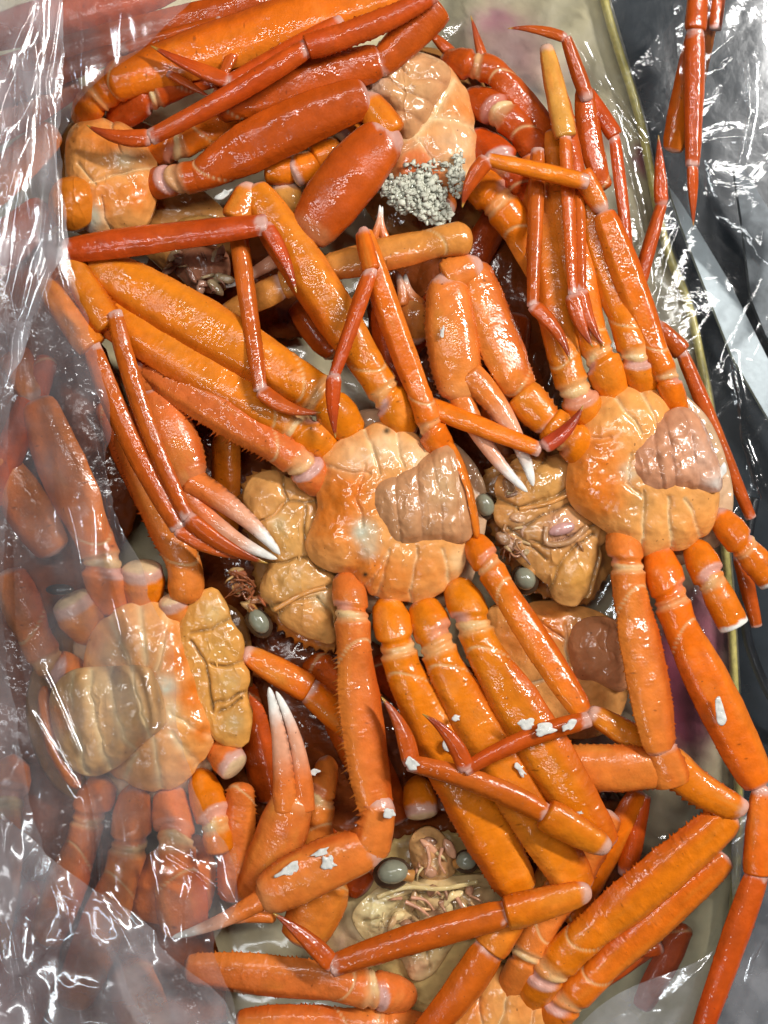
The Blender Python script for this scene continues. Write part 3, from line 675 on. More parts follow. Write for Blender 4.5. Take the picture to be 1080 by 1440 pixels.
plate(A, 'flap_edge', [(628, 622), (640, 624), (658, 660), (672, 715), (676, 752), (668, 756), (660, 715), (646, 660)], 7, 14, 14, STO, lump=1.5, m=60, rings=12, ctr=(655, 690))
def grow(ol, k):
    c = np.mean(ol, 0); return [tuple(c + (np.array(p_) - c) * k) for p_ in ol]
DK = np.array((.16, .09, .03))
plate(A, 'mouth_shield', [(339, 704), (347, 676), (368, 662), (396, 662), (428, 684), (452, 702), (468, 745), (478, 805), (474, 850), (470, 904), (440, 902), (408, 888), (380, 866), (364, 838), (366, 812), (372, 790), (362, 768), (352, 742)], -30, 16, 24, (.62, .29, .08), m=220, rings=48, pw=6, notch=6, lump=3, lscale=16, wrk=1.2, ctr=(420, 780), gcol=DK, gamt=.75, gd=4.2, gw=2.6,
      grooves=[[(352, 795), (395, 790), (433, 782), (452, 800), (476, 812)], [(350, 742), (385, 724), (402, 704), (398, 668)], [(402, 706), (428, 708), (450, 704)], [(430, 712), (428, 745), (433, 782)], [(368, 860), (412, 842), (446, 828), (474, 822)], [(386, 868), (410, 848), (446, 840), (462, 856), (470, 880)]],
      spots=[(430, 872, 24, (.64, .27, .07), .9), (368, 698, 22, (.54, .24, .07), .7), (450, 770, 18, (.60, .30, .09), .7), (405, 750, 24, (.55, .30, .08), .6), (415, 812, 26, (.56, .30, .09), .7), (452, 842, 12, PAL * .8, .5), (392, 735, 10, PAL * .8, .5)],
      bumps=[(368, 700, 18, 6), (400, 752, 22, 6), (450, 765, 14, 5), (415, 815, 24, 7), (432, 872, 20, 6)])
rod(A, 'mouth_rod', [(385, 858, -18), (425, 836, -14), (458, 826, -14)], 7, BRN * 1.35, flat=.6)
rod(A, 'mouth_rod', [(362, 738, -20), (388, 722, -18), (400, 700, -20)], 6, BRN * 1.3, flat=.6)
eye(A, 364, 874, -34, 19, 13, 1.0, 352, 850)
for q in range(9):
    a_ = 2.4 + q * .16; rod(A, 'antenna', [(356 + random.uniform(-6, 6), 832 + random.uniform(-16, 16), -40), (340 + random.uniform(-8, 8), 826 + random.uniform(-18, 18), -28 + random.uniform(-6, 8)), (322 + random.uniform(-16, 22), 828 + random.uniform(-30, 30), -38)], random.uniform(3.5, 6.5), (.26, .08, .03), taper=.2, nring=8)
# legs of A, upper side
limb(A, 's', (458, 694, -14), ('c', 428, 654, -2, 52), ('i', 398, 634, 0, 50), ('m', 192, 506, 0, 54, {'zb': 6}), ('k', 206, 548, -16, 52), ('h', 266, 676, -14, 80, {'spine': 2}),
     ('f', 394, 780, -2, 44, {'bend': -9, 'side': -1}), ('@', 256, 690, -18), ('f', 390, 786, -8, 40, {'bend': 12, 'side': 1}), spine=8.5, side=-1)
limb(A, 'o', (470, 640, -14), ('c', 428, 604, -2, 54), ('i', 396, 590, 0, 50), ('m', 78, 392, 6, 70, {'zb': 4}), ('@', 60, 396, 22), ('k', 128, 486, 26, 46), ('p', 250, 742, 36, 40, {'bend': 8}), ('d', 350, 786, 28, 28, {'bend': 6}), spine=2.2, side=-1)
limb(A, 'o', (505, 620, -14), ('c', 462, 568, 0, 58), ('i', 438, 548, 2, 62), ('m', 118, 366, 10, 78, {'zb': 6}), ('@', 92, 358, 24), ('k', 152, 456, 26, 48), ('@', 161, 440, 40), ('p', 264, 728, 44, 32, {'bend': 10}), ('d', 376, 792, 34, 28, {'bend': 8}), spine=2.2, side=-1)
limb(A, 'o', (578, 620, -14), ('c', 548, 560, 0, 52), ('i', 528, 530, 4, 50), ('m', 352, 262, 6, 62, {'zb': 6}), ('k', 332, 306, 10, 44), ('p', 366, 548, 34, 30), ('d', 452, 580, 34, 26, {'bend': 10}))
limb(A, 'o', (632, 650, -10), ('c', 606, 605, 8, 44), ('i', 598, 574, 14, 38), ('m', 510, 322, 34, 36, {'bend': -4}), ('k', 522, 378, 54, 26), ('p', 470, 528, 56, 26), ('d', 472, 616, 50, 23, {'bend': 3}))
# lower side
limb(A, 's', (484, 800, -8), ('c', 495, 856, 2, 50), ('i', 497, 896, 6, 52), ('m', 534, 1160, 24, 58, {'zb': 6, 'bend': 4}), ('@', 538, 1126, 26), ('k', 520, 1196, 24, 60), ('@', 528, 1190, 26), ('h', 372, 1262, 30, 76, {'bend': 6, 'spine': 2}),
     ('f', 242, 1318, 26, 32, {'bend': -6, 'side': 0}), ('@', 385, 1284, 22), ('f', 262, 1314, 18, 28, {'bend': 8}), spine=9, side=1)
limb(A, 'o', (540, 836, -8), ('c', 558, 898, 4, 56), ('i', 562, 936, 6, 54), ('m', 735, 1262, -10, 74, {'zb': 4}), ('k', 690, 1330, -6, 56), ('p', 588, 1462, 6, 58, {'bend': -6}), spine=2.2, side=1)
limb(A, 'o', (590, 838, -8), ('c', 612, 896, 6, 56), ('i', 618, 926, 8, 54), ('m', 820, 1258, 6, 72, {'zb': 6}), ('@', 825, 1254, 20), ('k', 716, 1284, 24, 56), ('p', 468, 1358, 28, 48, {'bend': 4}), ('d', 384, 1284, 36, 28, {'bend': 4}), spine=2, side=1)
limb(A, 'o', (636, 812, -8), ('c', 664, 868, 8, 54), ('i', 672, 902, 12, 52), ('m', 852, 1196, 26, 70, {'zb': 8}), ('@', 852, 1192, 48), ('k', 770, 1146, 52, 52), ('p', 578, 1074, 58, 40, {'bend': 8}), ('d', 536, 980, 54, 28, {'bend': 8}), spine=1.8, side=1)
limb(A, 'o', (662, 752, 0), ('c', 684, 790, 10, 44), ('i', 700, 818, 16, 42), ('m', 822, 1006, 44, 42), ('@', 828, 1012, 60), ('p', 655, 1082, 66, 30, {'bend': 8}), ('d', 594, 1004, 70, 26, {'bend': 10}))

# ---- B: the crab on the right
B = crab(900, 690, -60, 'crab lying belly up on the right beside the yellow rim, pinkish wrinkled tail flap')
plate(B, 'carapace', [(676, 690), (700, 650), (760, 625), (830, 570), (930, 550), (1000, 600), (1030, 690), (1005, 770), (920, 790), (860, 810), (830, 850), (770, 840), (730, 810), (700, 760)],
      -66, 22, 22, BRN * .8, spine=5, m=200, lump=3, lscale=24)
plate(B, 'membrane', [(812, 615), (830, 575), (858, 550), (900, 540), (935, 550), (990, 600), (1018, 680), (1012, 735), (988, 764), (950, 778), (905, 782), (872, 758)], -42, 10, 20, (.60, .38, .22), grow_=1.16, lump=4, lscale=12, m=120, pw=5)
plate(B, 'chest_plate', [(805, 650), (812, 615), (830, 575), (858, 550), (900, 540), (935, 550), (955, 580), (990, 620), (1018, 680), (1012, 735), (988, 764), (950, 778), (905, 782), (872, 758), (848, 740), (815, 716), (802, 690)],
      -10, 28, 34, STE * np.array((1, 1, .95)), m=250, rings=56, notch=4, wrk=.7, grow_=1.015, pw=5, lump=3.6, lscale=24, ctr=(900, 670), gcol=PAL, gd=3.4, gw=3,
      grooves=[[(900, 610), (868, 552)], [(925, 595), (905, 545)], [(905, 690), (905, 778)], [(940, 700), (950, 776)], [(965, 700), (992, 758)], [(888, 640), (880, 680), (905, 700)], [(820, 616), (860, 615)]],
      spots=[(840, 660, 36, STO, .9), (850, 700, 28, STO, .85), (850, 625, 22, STO, .6), (820, 690, 20, STO * 1.05, .7), (886, 665, 12, GRN, .5), (900, 705, 18, (.45, .22, .06), .5), (985, 740, 20, STO, .3)],
      bumps=[(862, 640, 15, 6), (825, 680, 18, 7), (880, 580, 16, 4), (920, 570, 14, 4), (925, 740, 16, 4), (965, 745, 15, 4), (890, 740, 14, 5)])
plate(B, 'tail_flap', [(888, 648), (892, 628), (912, 608), (935, 584), (958, 570), (980, 574), (996, 592), (1010, 625), (1022, 662), (1020, 690), (985, 692), (950, 692), (925, 697), (905, 686), (894, 668)],
      9, 24, 20, np.array((.60, .27, .14)), m=190, rings=48, wrk=1.6, lump=5.5, lscale=13, pw=4, gcol=(.44, .2, .11), gd=1.9, gw=6,
      grooves=[[(922, 604), (924, 650), (936, 692)], [(938, 585), (945, 640), (955, 692)], [(962, 574), (976, 630), (990, 690)]],
      spots=[(990, 640, 26, (.62, .38, .27), .6), (1010, 680, 14, WH, .6)])
plate(B, 'mouth_shield', [(694, 700), (706, 662), (735, 640), (770, 632), (808, 648), (812, 688), (838, 716), (858, 748), (846, 800), (828, 850), (788, 850), (764, 818), (730, 790), (702, 750)], -32, 16, 24, (.56, .26, .075), m=200, rings=46, pw=5, notch=7, lump=4, lscale=14, wrk=2, ctr=(775, 735), gcol=DK, gamt=.75, gd=4.5, gw=2.8,
      grooves=[[(700, 700), (730, 714), (765, 704), (812, 682)], [(712, 660), (745, 664), (766, 650), (775, 632)], [(738, 742), (765, 722), (800, 710), (832, 718)], [(745, 762), (780, 764), (815, 748), (840, 735)], [(775, 830), (790, 790), (812, 764), (836, 752)], [(848, 770), (838, 812), (824, 850)], [(716, 742), (742, 762), (770, 786)]],
      spots=[(765, 678, 26, (.54, .27, .07), .8), (812, 805, 24, (.62, .29, .06), .9), (725, 655, 16, (.55, .26, .08), .6), (790, 742, 20, (.52, .28, .20), .8), (735, 745, 20, (.34, .2, .1), .6)],
      bumps=[(765, 680, 24, 7), (812, 806, 20, 7), (725, 655, 14, 5), (790, 740, 16, 6)])
ellipsoid(B, 'mouth_pad', 790, 744, -14, 18, 9, 8, -.3, (.55, .30, .27), lump=.1)
rod(B, 'mouth_rod', [(768, 740, -14), (770, 764, -10), (800, 762, -8), (826, 740, -12)], 8, (.42, .22, .10), flat=.7)
rod(B, 'mouth_rod', [(730, 716, -20), (770, 708, -14), (812, 690, -14)], 6, BRN * 1.3, flat=.6)
for q in range(7): rod(B, 'antenna', [(742 + random.uniform(-8, 14), 778 + random.uniform(-14, 14), -34), (722 + random.uniform(-8, 10), 770 + random.uniform(-18, 14), -22), (704 + random.uniform(-14, 16), 768 + random.uniform(-28, 24), -36)], random.uniform(3.5, 6.5), (.38, .18, .10), taper=.35, nring=8)
eye(B, 682, 710, -34, 17, 13, 1.2, 700, 720); eye(B, 738, 814, -30, 17, 15, 1.0, 752, 796)
# upper legs of B
limb(B, 's', (832, 650, -14), ('c', 802, 616, 0, 54), ('i', 768, 592, 0, 54, {'tint': 'o'}), ('@', 775, 600, 2), ('k', 735, 556, 0, 58, {'tint': 'o'}), ('m', 664, 368, -10, 64, {'bend': -4}), ('@', 672, 372, -4), ('k', 630, 392, -2, 54), ('h', 648, 556, 2, 76, {'bend': 4, 'spine': 3, 'side': 0}),
     ('@', 658, 526, 6), ('f', 750, 684, 12, 44, {'bend': -14, 'side': 1, 'tint': 's'}), ('@', 642, 540, 0), ('f', 742, 692, 8, 38, {'bend': 12, 'side': -1, 'tint': 's'}), spine=3)
limb(B, 'y', (838, 610, -14), ('c', 812, 556, -2, 54), ('i', 796, 522, -4, 48), ('m', 752, 215, -34, 62), ('@', 756, 210, 0), ('p', 749, 430, 18, 25), ('d', 802, 508, 22, 24, {'bend': -8}))
limb(B, 'y', (872, 572, -14), ('c', 846, 508, -2, 54), ('i', 832, 474, -4, 46), ('m', 782, 180, -30, 54), ('@', 768, 66, -6), ('k', 795, 190, 6, 34, {'tint': 'g'}), ('p', 806, 414, 20, 25), ('d', 834, 488, 22, 24, {'bend': 5}))
limb(B, 'o', (912, 562, -14), ('c', 896, 505, -2, 50), ('i', 884, 470, -4, 46), ('m', 806, 240, -16, 46), ('@', 790, 130, -16), ('k', 812, 256, -4, 28, {'tint': 'r'}), ('p', 817, 408, 16, 22), ('d', 850, 488, 18, 22, {'bend': 5}))
limb(B, 'o', (960, 594, -10), ('c', 940, 536, 2, 36), ('i', 925, 500, 4, 36), ('m', 848, 296, 10, 42, {'tint': 'o'}), ('k', 818, 246, 8, 34), tints=None)
limb(B, 'r', (850, 268, -46), ('m', 822, 120, -44, 34, {'bend': -6}), ('@', 826, 140, -36), ('p', 796, 54, -24, 24), ('d', 714, 40, -20, 16, {'bend': 5}))
limb(B, 'r', (822, 122, -52), ('k', 864, 190, -50, 26), ('p', 886, 372, -52, 22))
limb(B, 'r', (886, 440, -90), ('p', 930, 288, -84, 24), ('d', 926, 190, -76, 20))
limb(B, 'r', (920, 455, -70), ('k', 958, 494, -70, 30), ('p', 1056, 728, -78, 24))
# lower legs of B
limb(B, 's', (868, 738, -8), ('c', 882, 786, 2, 50), ('i', 884, 822, 6, 50), ('m', 930, 1062, 26, 62, {'zb': 5}), ('@', 928, 1046, 20), ('k', 944, 1098, 12, 58), ('@', 944, 1082, 10), ('h', 770, 1078, 2, 68), spine=2.5)
limb(B, 'o', (920, 762, -8), ('c', 940, 832, 2, 54), ('i', 952, 872, 4, 52), ('m', 1070, 1108, 6, 64), ('k', 1066, 1226, 10, 44), ('p', 980, 1470, 14, 44))
limb(B, 'o', (972, 758, -10), ('c', 998, 812, 0, 48), ('b', 1032, 880, -4, 44), spine=0)
limb(B, 'o', (1004, 716, -12), ('c', 1042, 764, -4, 44), ('b', 1086, 816, -10, 42, {'tint': 'o'}))
limb(B, 'r', (1040, 780, -60), ('p', 1064, 880, -70, 24))

# ---- H: crab half hidden below B
Hc = crab(790, 930, -110, 'crab mostly buried under the right crab, only an orange chest and pink flap visible')
plate(Hc, 'chest_plate', [(690, 860), (740, 850), (800, 850), (870, 880), (890, 960), (860, 1030), (790, 1040), (720, 1000), (690, 930)], -80, 22, 26, STE, m=250, rings=56, notch=4, wrk=.7, grow_=1.015, pw=5, lump=4, lscale=22,
      gcol=GRN, gamt=.5, gd=3.4, gw=3, grooves=[[(795, 880), (798, 950), (815, 1000)], [(740, 860), (795, 900)], [(750, 960), (800, 950)]], spots=[(775, 880, 26, STO, .8), (720, 900, 30, STO, .6)])
plate(Hc, 'tail_flap', [(802, 905), (812, 880), (840, 868), (880, 880), (896, 930), (880, 975), (840, 962), (815, 958), (806, 935)], -59, 18, 16, FLP * np.array((1.05, .85, .8)), m=190, rings=48, wrk=1.6, lump=4, lscale=14, pw=4)
limb(Hc, 'o', (830, 1002, -10), ('k', 914, 1050, -6, 42))

# ---- C: crab under the film at the left
Cc = crab(190, 970, -70, 'crab lying belly up at the left, half covered by clear film, ridged pale flap')
plate(Cc, 'carapace', [(30, 980), (60, 900), (110, 850), (220, 830), (290, 840), (345, 880), (350, 1000), (320, 1060), (270, 1130), (160, 1150), (80, 1120), (40, 1060)], -76, 22, 22, BRN * .8, m=150, lump=3, lscale=24)
plate(Cc, 'membrane', [(118, 905), (172, 853), (238, 862), (275, 960), (298, 1030), (266, 1094), (185, 1112), (120, 1060)], -58, 10, 20, (.60, .38, .22), grow_=1.16, lump=4, lscale=12, m=120, pw=5)
plate(Cc, 'chest_plate', [(118, 905), (140, 872), (172, 853), (210, 850), (238, 862), (256, 900), (275, 960), (298, 1030), (290, 1060), (266, 1094), (228, 1118), (185, 1112), (150, 1090), (130, 1030), (112, 960)],
      -28, 24, 34, STE, m=250, rings=56, notch=4, wrk=.7, grow_=1.015, pw=5, lump=3.2, lscale=22, ctr=(205, 980), gcol=PAL, gd=1.9, gw=6,
      grooves=[[(185, 945), (150, 868)], [(205, 940), (192, 852)], [(222, 940), (232, 866)], [(215, 1040), (222, 1112)], [(190, 1060), (172, 1100)], [(240, 1030), (272, 1080)], [(236, 1000), (296, 1040)]],
      spots=[(252, 930, 20, STO, .9), (268, 980, 22, STO, .95), (285, 1030, 18, STO, .8), (235, 890, 16, STO, .5), (232, 965, 14, (.55, .62, .5), .8), (130, 905, 16, STO, .6), (270, 1075, 15, STO, .4), (160, 920, 18, (.5, .36, .14), .4), (236, 1000, 16, PAL, .6)],
      bumps=[(262, 960, 14, 7), (280, 1020, 14, 6), (215, 890, 12, -3), (165, 900, 14, 4)])
plate(Cc, 'tail_flap', [(62, 990), (74, 962), (100, 944), (150, 940), (200, 940), (216, 960), (228, 1000), (226, 1026), (196, 1050), (160, 1084), (120, 1098), (88, 1080), (70, 1040)], 2, 22, 20, np.array((.66, .35, .12)), m=190, rings=48, wrk=1.6, lump=2.5, lscale=20, pw=4, gcol=PAL, gd=4, gw=6,
      grooves=[[(95, 950), (100, 1010), (118, 1092)], [(122, 946), (130, 1010), (150, 1085)], [(152, 942), (160, 1000), (182, 1060)], [(180, 942), (192, 990), (206, 1040)]], spots=[(78, 1010, 20, STO, .7), (150, 960, 26, (.66, .45, .2), .5)])
plate(Cc, 'flap_edge', [(48, 980), (60, 968), (72, 1010), (88, 1075), (110, 1105), (95, 1112), (66, 1070), (52, 1030)], -19, 16, 14, STO, lump=2, m=60, rings=12, ctr=(72, 1045))
plate(Cc, 'mouth_shield', [(244, 912), (258, 872), (280, 842), (302, 834), (318, 858), (326, 884), (340, 900), (340, 934), (348, 948), (346, 984), (352, 1002), (344, 1044), (306, 1040), (286, 1010), (262, 960)], -26, 9, 30, (.65, .29, .06), grow_=1.10, m=170, rings=40, pw=9, notch=3, corner=True, lump=1.4, lscale=12, wrk=1.4, tilt=(.05, 0), ctr=(305, 940), gcol=DK, gamt=.7, gd=4.5, gw=2.4,
      grooves=[[(268, 890), (296, 886), (322, 868)], [(296, 934), (318, 938), (342, 930)], [(296, 992), (318, 984), (346, 974)], [(268, 902), (290, 935), (298, 1000)], [(306, 1002), (340, 984)]], spots=[(300, 862, 16, (.62, .40, .15), .7), (304, 912, 18, (.64, .32, .07), .8), (320, 960, 16, (.62, .36, .11), .7), (328, 1015, 14, (.52, .34, .13), .7)])
limb(Cc, 'o', (138, 905, -44), ('c', 96, 838, -26, 66), name='leg')
ellipsoid(Cc, 'leg_hollow_shade', 84, 829, -10, 20, 8, 8, 0, (.02, .02, .018), 'soft_shell')  # black solid painting in the shade inside the hollow leg base
limb(Cc, 'o', (165, 868, -44), ('c', 146, 800, -24, 64), ('i', 138, 770, -20, 56), ('m', 48, 560, -10, 72, {'tint': 's', 'zb': 6}), ('k', 20, 500, -10, 50))
limb(Cc, 'o', (205, 860, -44), ('c', 198, 792, -24, 64))
limb(Cc, 's', (262, 890, -44), ('c', 240, 838, -26, 46), ('@', 262, 850, -30), ('i', 262, 800, -26, 52), ('m', 175, 600, -34, 56), spine=4)
limb(Cc, 'o', (120, 950, -44), ('c', 72, 938, -30, 54), ('i', 50, 900, -24, 50), ('m', 10, 800, -10, 60, {'tint': 's'}))
limb(Cc, 'o', (150, 1090, -44), ('c', 126, 1140, -28, 54), ('i', 118, 1180, -26, 48), ('m', 60, 1330, -24, 60, {'tint': 's'}))
limb(Cc, 'o', (190, 1100, -44), ('c', 184, 1178, -24, 58), ('i', 174, 1222, -20, 54), ('m', 100, 1420, -20, 64, {'tint': 's'}))
limb(Cc, 'o', (236, 1100, -44), ('c', 246, 1172, -22, 58), ('i', 250, 1215, -18, 54), ('m', 260, 1320, -22, 72, {'tint': 's'}))
limb(Cc, 'o', (278, 1080, -44), ('c', 302, 1152, -22, 52), ('i', 310, 1200, -24, 44, {'tint': 'o'}))
limb(Cc, 's', (296, 1040, -44), ('c', 334, 1082, -24, 52), ('@', 340, 1100, -28), ('m', 326, 1270, -34, 48), ('@', 350, 1270, -30), ('h', 412, 1120, -6, 74, {'tint': 's', 'bend': 6, 'spine': 0}),
     ('@', 402, 1140, -2), ('f', 378, 966, 6, 40, {'bend': 5, 'side': 1}), ('@', 426, 1140, -6), ('f', 388, 972, 2, 34, {'bend': 12, 'side': -1}), spine=5)
plate(Cc, 'shell_slab', [(170, 1260), (200, 1210), (270, 1180), (300, 1220), (290, 1290), (250, 1310), (190, 1300)], -52, 22, 20, S_ * .95, lump=3, lscale=20)

# ---- D: crab at the top left
Dc = crab(160, 240, -70, 'crab lying belly up at the upper left, one thick red claw arm reaching right')
plate(Dc, 'carapace', [(70, 250), (80, 180), (130, 150), (210, 170), (260, 240), (320, 300), (330, 370), (310, 405), (250, 395), (180, 340), (100, 320)], -80, 22, 22, BRN * .85, m=140, lump=4, lscale=22)
plate(Dc, 'chest_plate', [(84, 230), (88, 180), (110, 160), (150, 158), (190, 180), (212, 210), (218, 245), (208, 290), (190, 315), (140, 325), (108, 310), (90, 270)], -28, 26, 34, STE, m=250, rings=56, notch=4, wrk=.7, grow_=1.015, pw=5, lump=3.5, lscale=22, gcol=PAL, gd=3.4, gw=3,
      grooves=[[(130, 255), (208, 232)], [(140, 275), (150, 320)], [(110, 230), (135, 258)], [(150, 160), (170, 215)]], spots=[(120, 190, 26, STO, .6), (165, 200, 26, STO, .8), (145, 280, 24, STO, .6), (190, 270, 22, STO, .8), (128, 305, 14, GRN, .9), (120, 320, 10, WH, .6), (175, 225, 14, PAL, .6)],
      bumps=[(120, 190, 16, 6), (170, 210, 18, 6), (180, 280, 18, 5)])
plate(Dc, 'tail_flap', [(60, 270), (75, 245), (105, 240), (125, 252), (129, 280), (118, 308), (90, 318), (66, 305)], -11, 24, 20, STO * np.array((.95, 1.1, 1.3)), m=190, rings=48, wrk=1.6, lump=3, lscale=16, pw=3.5)
plate(Dc, 'mouth_plate', [(238, 370), (250, 345), (285, 338), (316, 350), (320, 385), (300, 408), (262, 398)], -44, 20, 20, (.32, .13, .07), lump=7, lscale=9)
plate(Dc, 'mouth_plate', [(236, 318), (260, 300), (300, 300), (308, 318), (290, 335), (246, 336)], -46, 16, 18, (.42, .20, .05), lump=2.5, lscale=11)
limb(Dc, 'o', (110, 175, -44), ('c', 130, 142, -16, 46), ('i', 168, 112, -4, 50), ('@', 150, 120, 0), ('m', 612, -30, 24, 72, {'zb': 8}))
limb(Dc, 'o', (150, 178, -44), ('c', 206, 134, -12, 50), ('i', 232, 122, -8, 50), ('m', 430, 50, -6, 56, {'tint': 'r'}))
limb(Dc, 'o', (185, 212, -44), ('c', 244, 206, -24, 46), ('i', 272, 192, -24, 46), ('m', 420, 140, -40, 48, {'tint': 'o'}))
limb(Dc, 's', (196, 266, -34), ('c', 242, 252, -12, 46), ('i', 278, 250, -6, 46), ('m', 520, 134, 24, 68, {'tint': 'r', 'bend': -6, 'zb': 6}), ('@', 514, 138, 14), ('k', 548, 188, 14, 52, {'tint': 'o'}), ('h', 436, 330, 4, 88, {'tint': 'r', 'bend': 6}),
     ('@', 440, 325, -16), ('f', 316, 404, -40, 34, {'bend': -6}), spine=0)
limb(Dc, 'r', (300, 152, 10), ('m', 540, 84, 26, 62), ('@', 530, 96, 20), ('k', 612, 10, 30, 58))
limb(Dc, 'r', (612, -8, 60), ('k', 434, 66, 58, 38, {'spine': 1.5, 'bend': -6}), ('p', 212, 193, 44, 34, {'bend': -4}), ('d', 122, 176, 34, 26, {'bend': -8}))
limb(Dc, 'r', (480, 30, 36), ('p', 322, 114, 42, 30), ('d', 212, 64, 44, 26, {'bend': -3}))
limb(Dc, 'r', (330, 70, 24), ('d', 298, 138, 34, 18), ('@', 236, 102, 20), ('d', 298, 138, 26, 14))

# ---- E: crab at the top centre
Ec = crab(600, 170, -70, 'crab lying belly up at the top centre, grey roe clinging to its chest')
plate(Ec, 'carapace', [(490, 150), (530, 70), (620, 60), (690, 110), (700, 240), (660, 320), (560, 330), (500, 260)], -86, 22, 22, BRN * .85, m=120, lump=4, lscale=22)
plate(Ec, 'chest_plate', [(520, 120), (560, 80), (620, 78), (650, 100), (668, 150), (674, 200), (668, 245), (640, 270), (590, 280), (550, 265), (535, 220), (522, 170)], -32, 26, 34, np.array((.70, .33, .12)), m=250, rings=56, notch=4, wrk=.7, grow_=1.015, pw=5, lump=4, lscale=18, gcol=PAL, gd=1.9, gw=6,
      grooves=[[(640, 110), (612, 160), (585, 190), (552, 202)], [(585, 192), (610, 225), (655, 235)], [(605, 165), (668, 172)], [(590, 200), (545, 225)]], spots=[(585, 232, 28, R_ * 1.3, .75), (640, 200, 24, (.74, .45, .25), .6), (650, 150, 18, STO, .5), (610, 255, 20, R_ * 1.2, .6)],
      bumps=[(640, 150, 18, 5), (635, 205, 18, 5), (585, 235, 20, 6)])
plate(Ec, 'tail_flap', [(500, 118), (520, 95), (548, 72), (575, 62), (605, 66), (632, 82), (634, 105), (615, 140), (598, 168), (578, 186), (560, 180), (545, 150), (515, 140)], -9, 24, 20, np.array((.60, .30, .13)), m=190, rings=48, wrk=1.6, lump=5, lscale=14, pw=4, gcol=(.44, .2, .09), gd=1.9, gw=6,
      grooves=[[(545, 80), (580, 108), (630, 108)], [(530, 98), (570, 130), (612, 142)], [(520, 120), (555, 150), (595, 168)]], spots=[(520, 115, 18, (.55, .4, .33), .6), (575, 120, 22, (.66, .36, .14), .5)])
limb(Ec, 'o', (620, 84, -44), ('c', 662, 92, -26, 44), ('i', 694, 98, -24, 40), ('m', 772, 190, -40, 42, {'tint': 'r'}))
limb(Ec, 'o', (652, 132, -44), ('c', 700, 156, -24, 48), ('i', 726, 176, -26, 46), ('m', 800, 260, -60, 48, {'tint': 'r'}))
limb(Ec, 'o', (660, 186, -44), ('c', 706, 228, -22, 52), ('i', 724, 252, -26, 46), ('m', 790, 330, -60, 50, {'tint': 'r'}))
limb(Ec, 'o', (656, 236, -44), ('c', 694, 278, -16, 56), ('i', 722, 312, -20, 52), ('m', 790, 420, -60, 54, {'tint': 'o'}))
limb(Ec, 'o', (620, 262, -40), ('c', 612, 302, -26, 56, {'tint': 's'}))
limb(Ec, 'o', (512, 176, -46), ('c', 478, 200, -30, 34), ('@', 480, 205, -30), ('i', 440, 226, -28, 44), ('@', 452, 224, -26), ('c', 408, 246, -26, 46), ('@', 420, 240, -28), ('i', 372, 236, -30, 46))
limb(Ec, 'g', (665, 334, 4), ('i', 628, 338, 6, 48, {'tint': 'g'}), ('m', 452, 378, -4, 48, {'tint': 'g'}), ('@', 460, 378, -10), ('k', 400, 400, -18, 46, {'tint': 'g'}), ('p', 320, 440, -40, 46, {'tint': 'g'}))
limb(Ec, 'o', (400, 260, -40), ('k', 410, 330, -44, 60, {'tint': 'g'}))

# ---- F: crab at the bottom showing its face
Fc = crab(600, 1270, -110, 'pale crab at the bottom centre facing up with two grey-green eyes')
plate(Fc, 'carapace', [(455, 1345), (490, 1270), (530, 1215), (570, 1185), (640, 1180), (680, 1210), (715, 1270), (730, 1340), (690, 1420), (590, 1450), (500, 1400)], -92, 30, 26, (.60, .42, .16), m=160, rings=32, lump=5, lscale=20, spots=[(500, 1300, 30, PAL, .7), (480, 1330, 26, (.55, .33, .22), .6), (700, 1290, 40, (.35, .2, .09), .7), (540, 1270, 20, (.72, .60, .30), .7)], spine=4)
plate(Fc, 'snout', [(575, 1195), (585, 1175), (605, 1168), (625, 1180), (640, 1205), (640, 1235), (612, 1245), (585, 1232)], -58, 18, 20, (.60, .32, .12), lump=6, lscale=9, spots=[(610, 1215, 18, (.5, .22, .10), .6)])
plate(Fc, 'mouth_shield', [(494, 1296), (515, 1266), (552, 1244), (600, 1240), (650, 1236), (694, 1238), (712, 1276), (696, 1312), (650, 1322), (610, 1376), (580, 1384), (560, 1350), (520, 1335)], -60, 14, 22, (.58, .40, .18), m=180, rings=44, pw=4, lump=5, lscale=11, wrk=2.4, ctr=(598, 1292), gcol=DK, gamt=.6, gd=4, gw=3,
      grooves=[[(510, 1300), (545, 1290), (568, 1262), (600, 1258), (690, 1252)], [(575, 1266), (590, 1292), (582, 1330), (556, 1344)], [(596, 1264), (608, 1296), (600, 1330), (604, 1370)], [(636, 1262), (642, 1300), (622, 1334)], [(640, 1270), (680, 1280), (700, 1300)]], spots=[(530, 1280, 24, (.72, .62, .32), .8), (560, 1312, 20, (.58, .36, .22), .7), (618, 1295, 20, (.42, .22, .13), .8), (672, 1285, 24, (.40, .19, .10), .8), (585, 1362, 16, (.58, .32, .18), .7)])
for (p_, w_) in [([(570, 1268, -38), (590, 1278, -34), (603, 1288, -38)], 7), ([(578, 1262, -36), (598, 1266, -34), (610, 1280, -38)], 6), ([(642, 1262, -38), (650, 1278, -36), (648, 1292, -40)], 7), ([(600, 1190, -36), (604, 1210, -34), (598, 1230, -38)], 6), ([(622, 1192, -36), (618, 1212, -34), (626, 1228, -38)], 6)]:
    rod(Fc, 'feeler', p_, w_, (.60, .30, .18), taper=.5, nring=8)
rod(Fc, 'brow', [(530, 1262, -44), (572, 1248, -36), (620, 1250, -34), (672, 1240, -40)], 7, (.6, .45, .2), flat=.6)
eye(Fc, 552, 1226, -26, 22, 17, -.1, 580, 1232); eye(Fc, 656, 1210, -34, 15, 13, -.1, 640, 1215)
limb(Fc, 'o', (585, 1090, -60), ('c', 594, 1152, -44, 50))
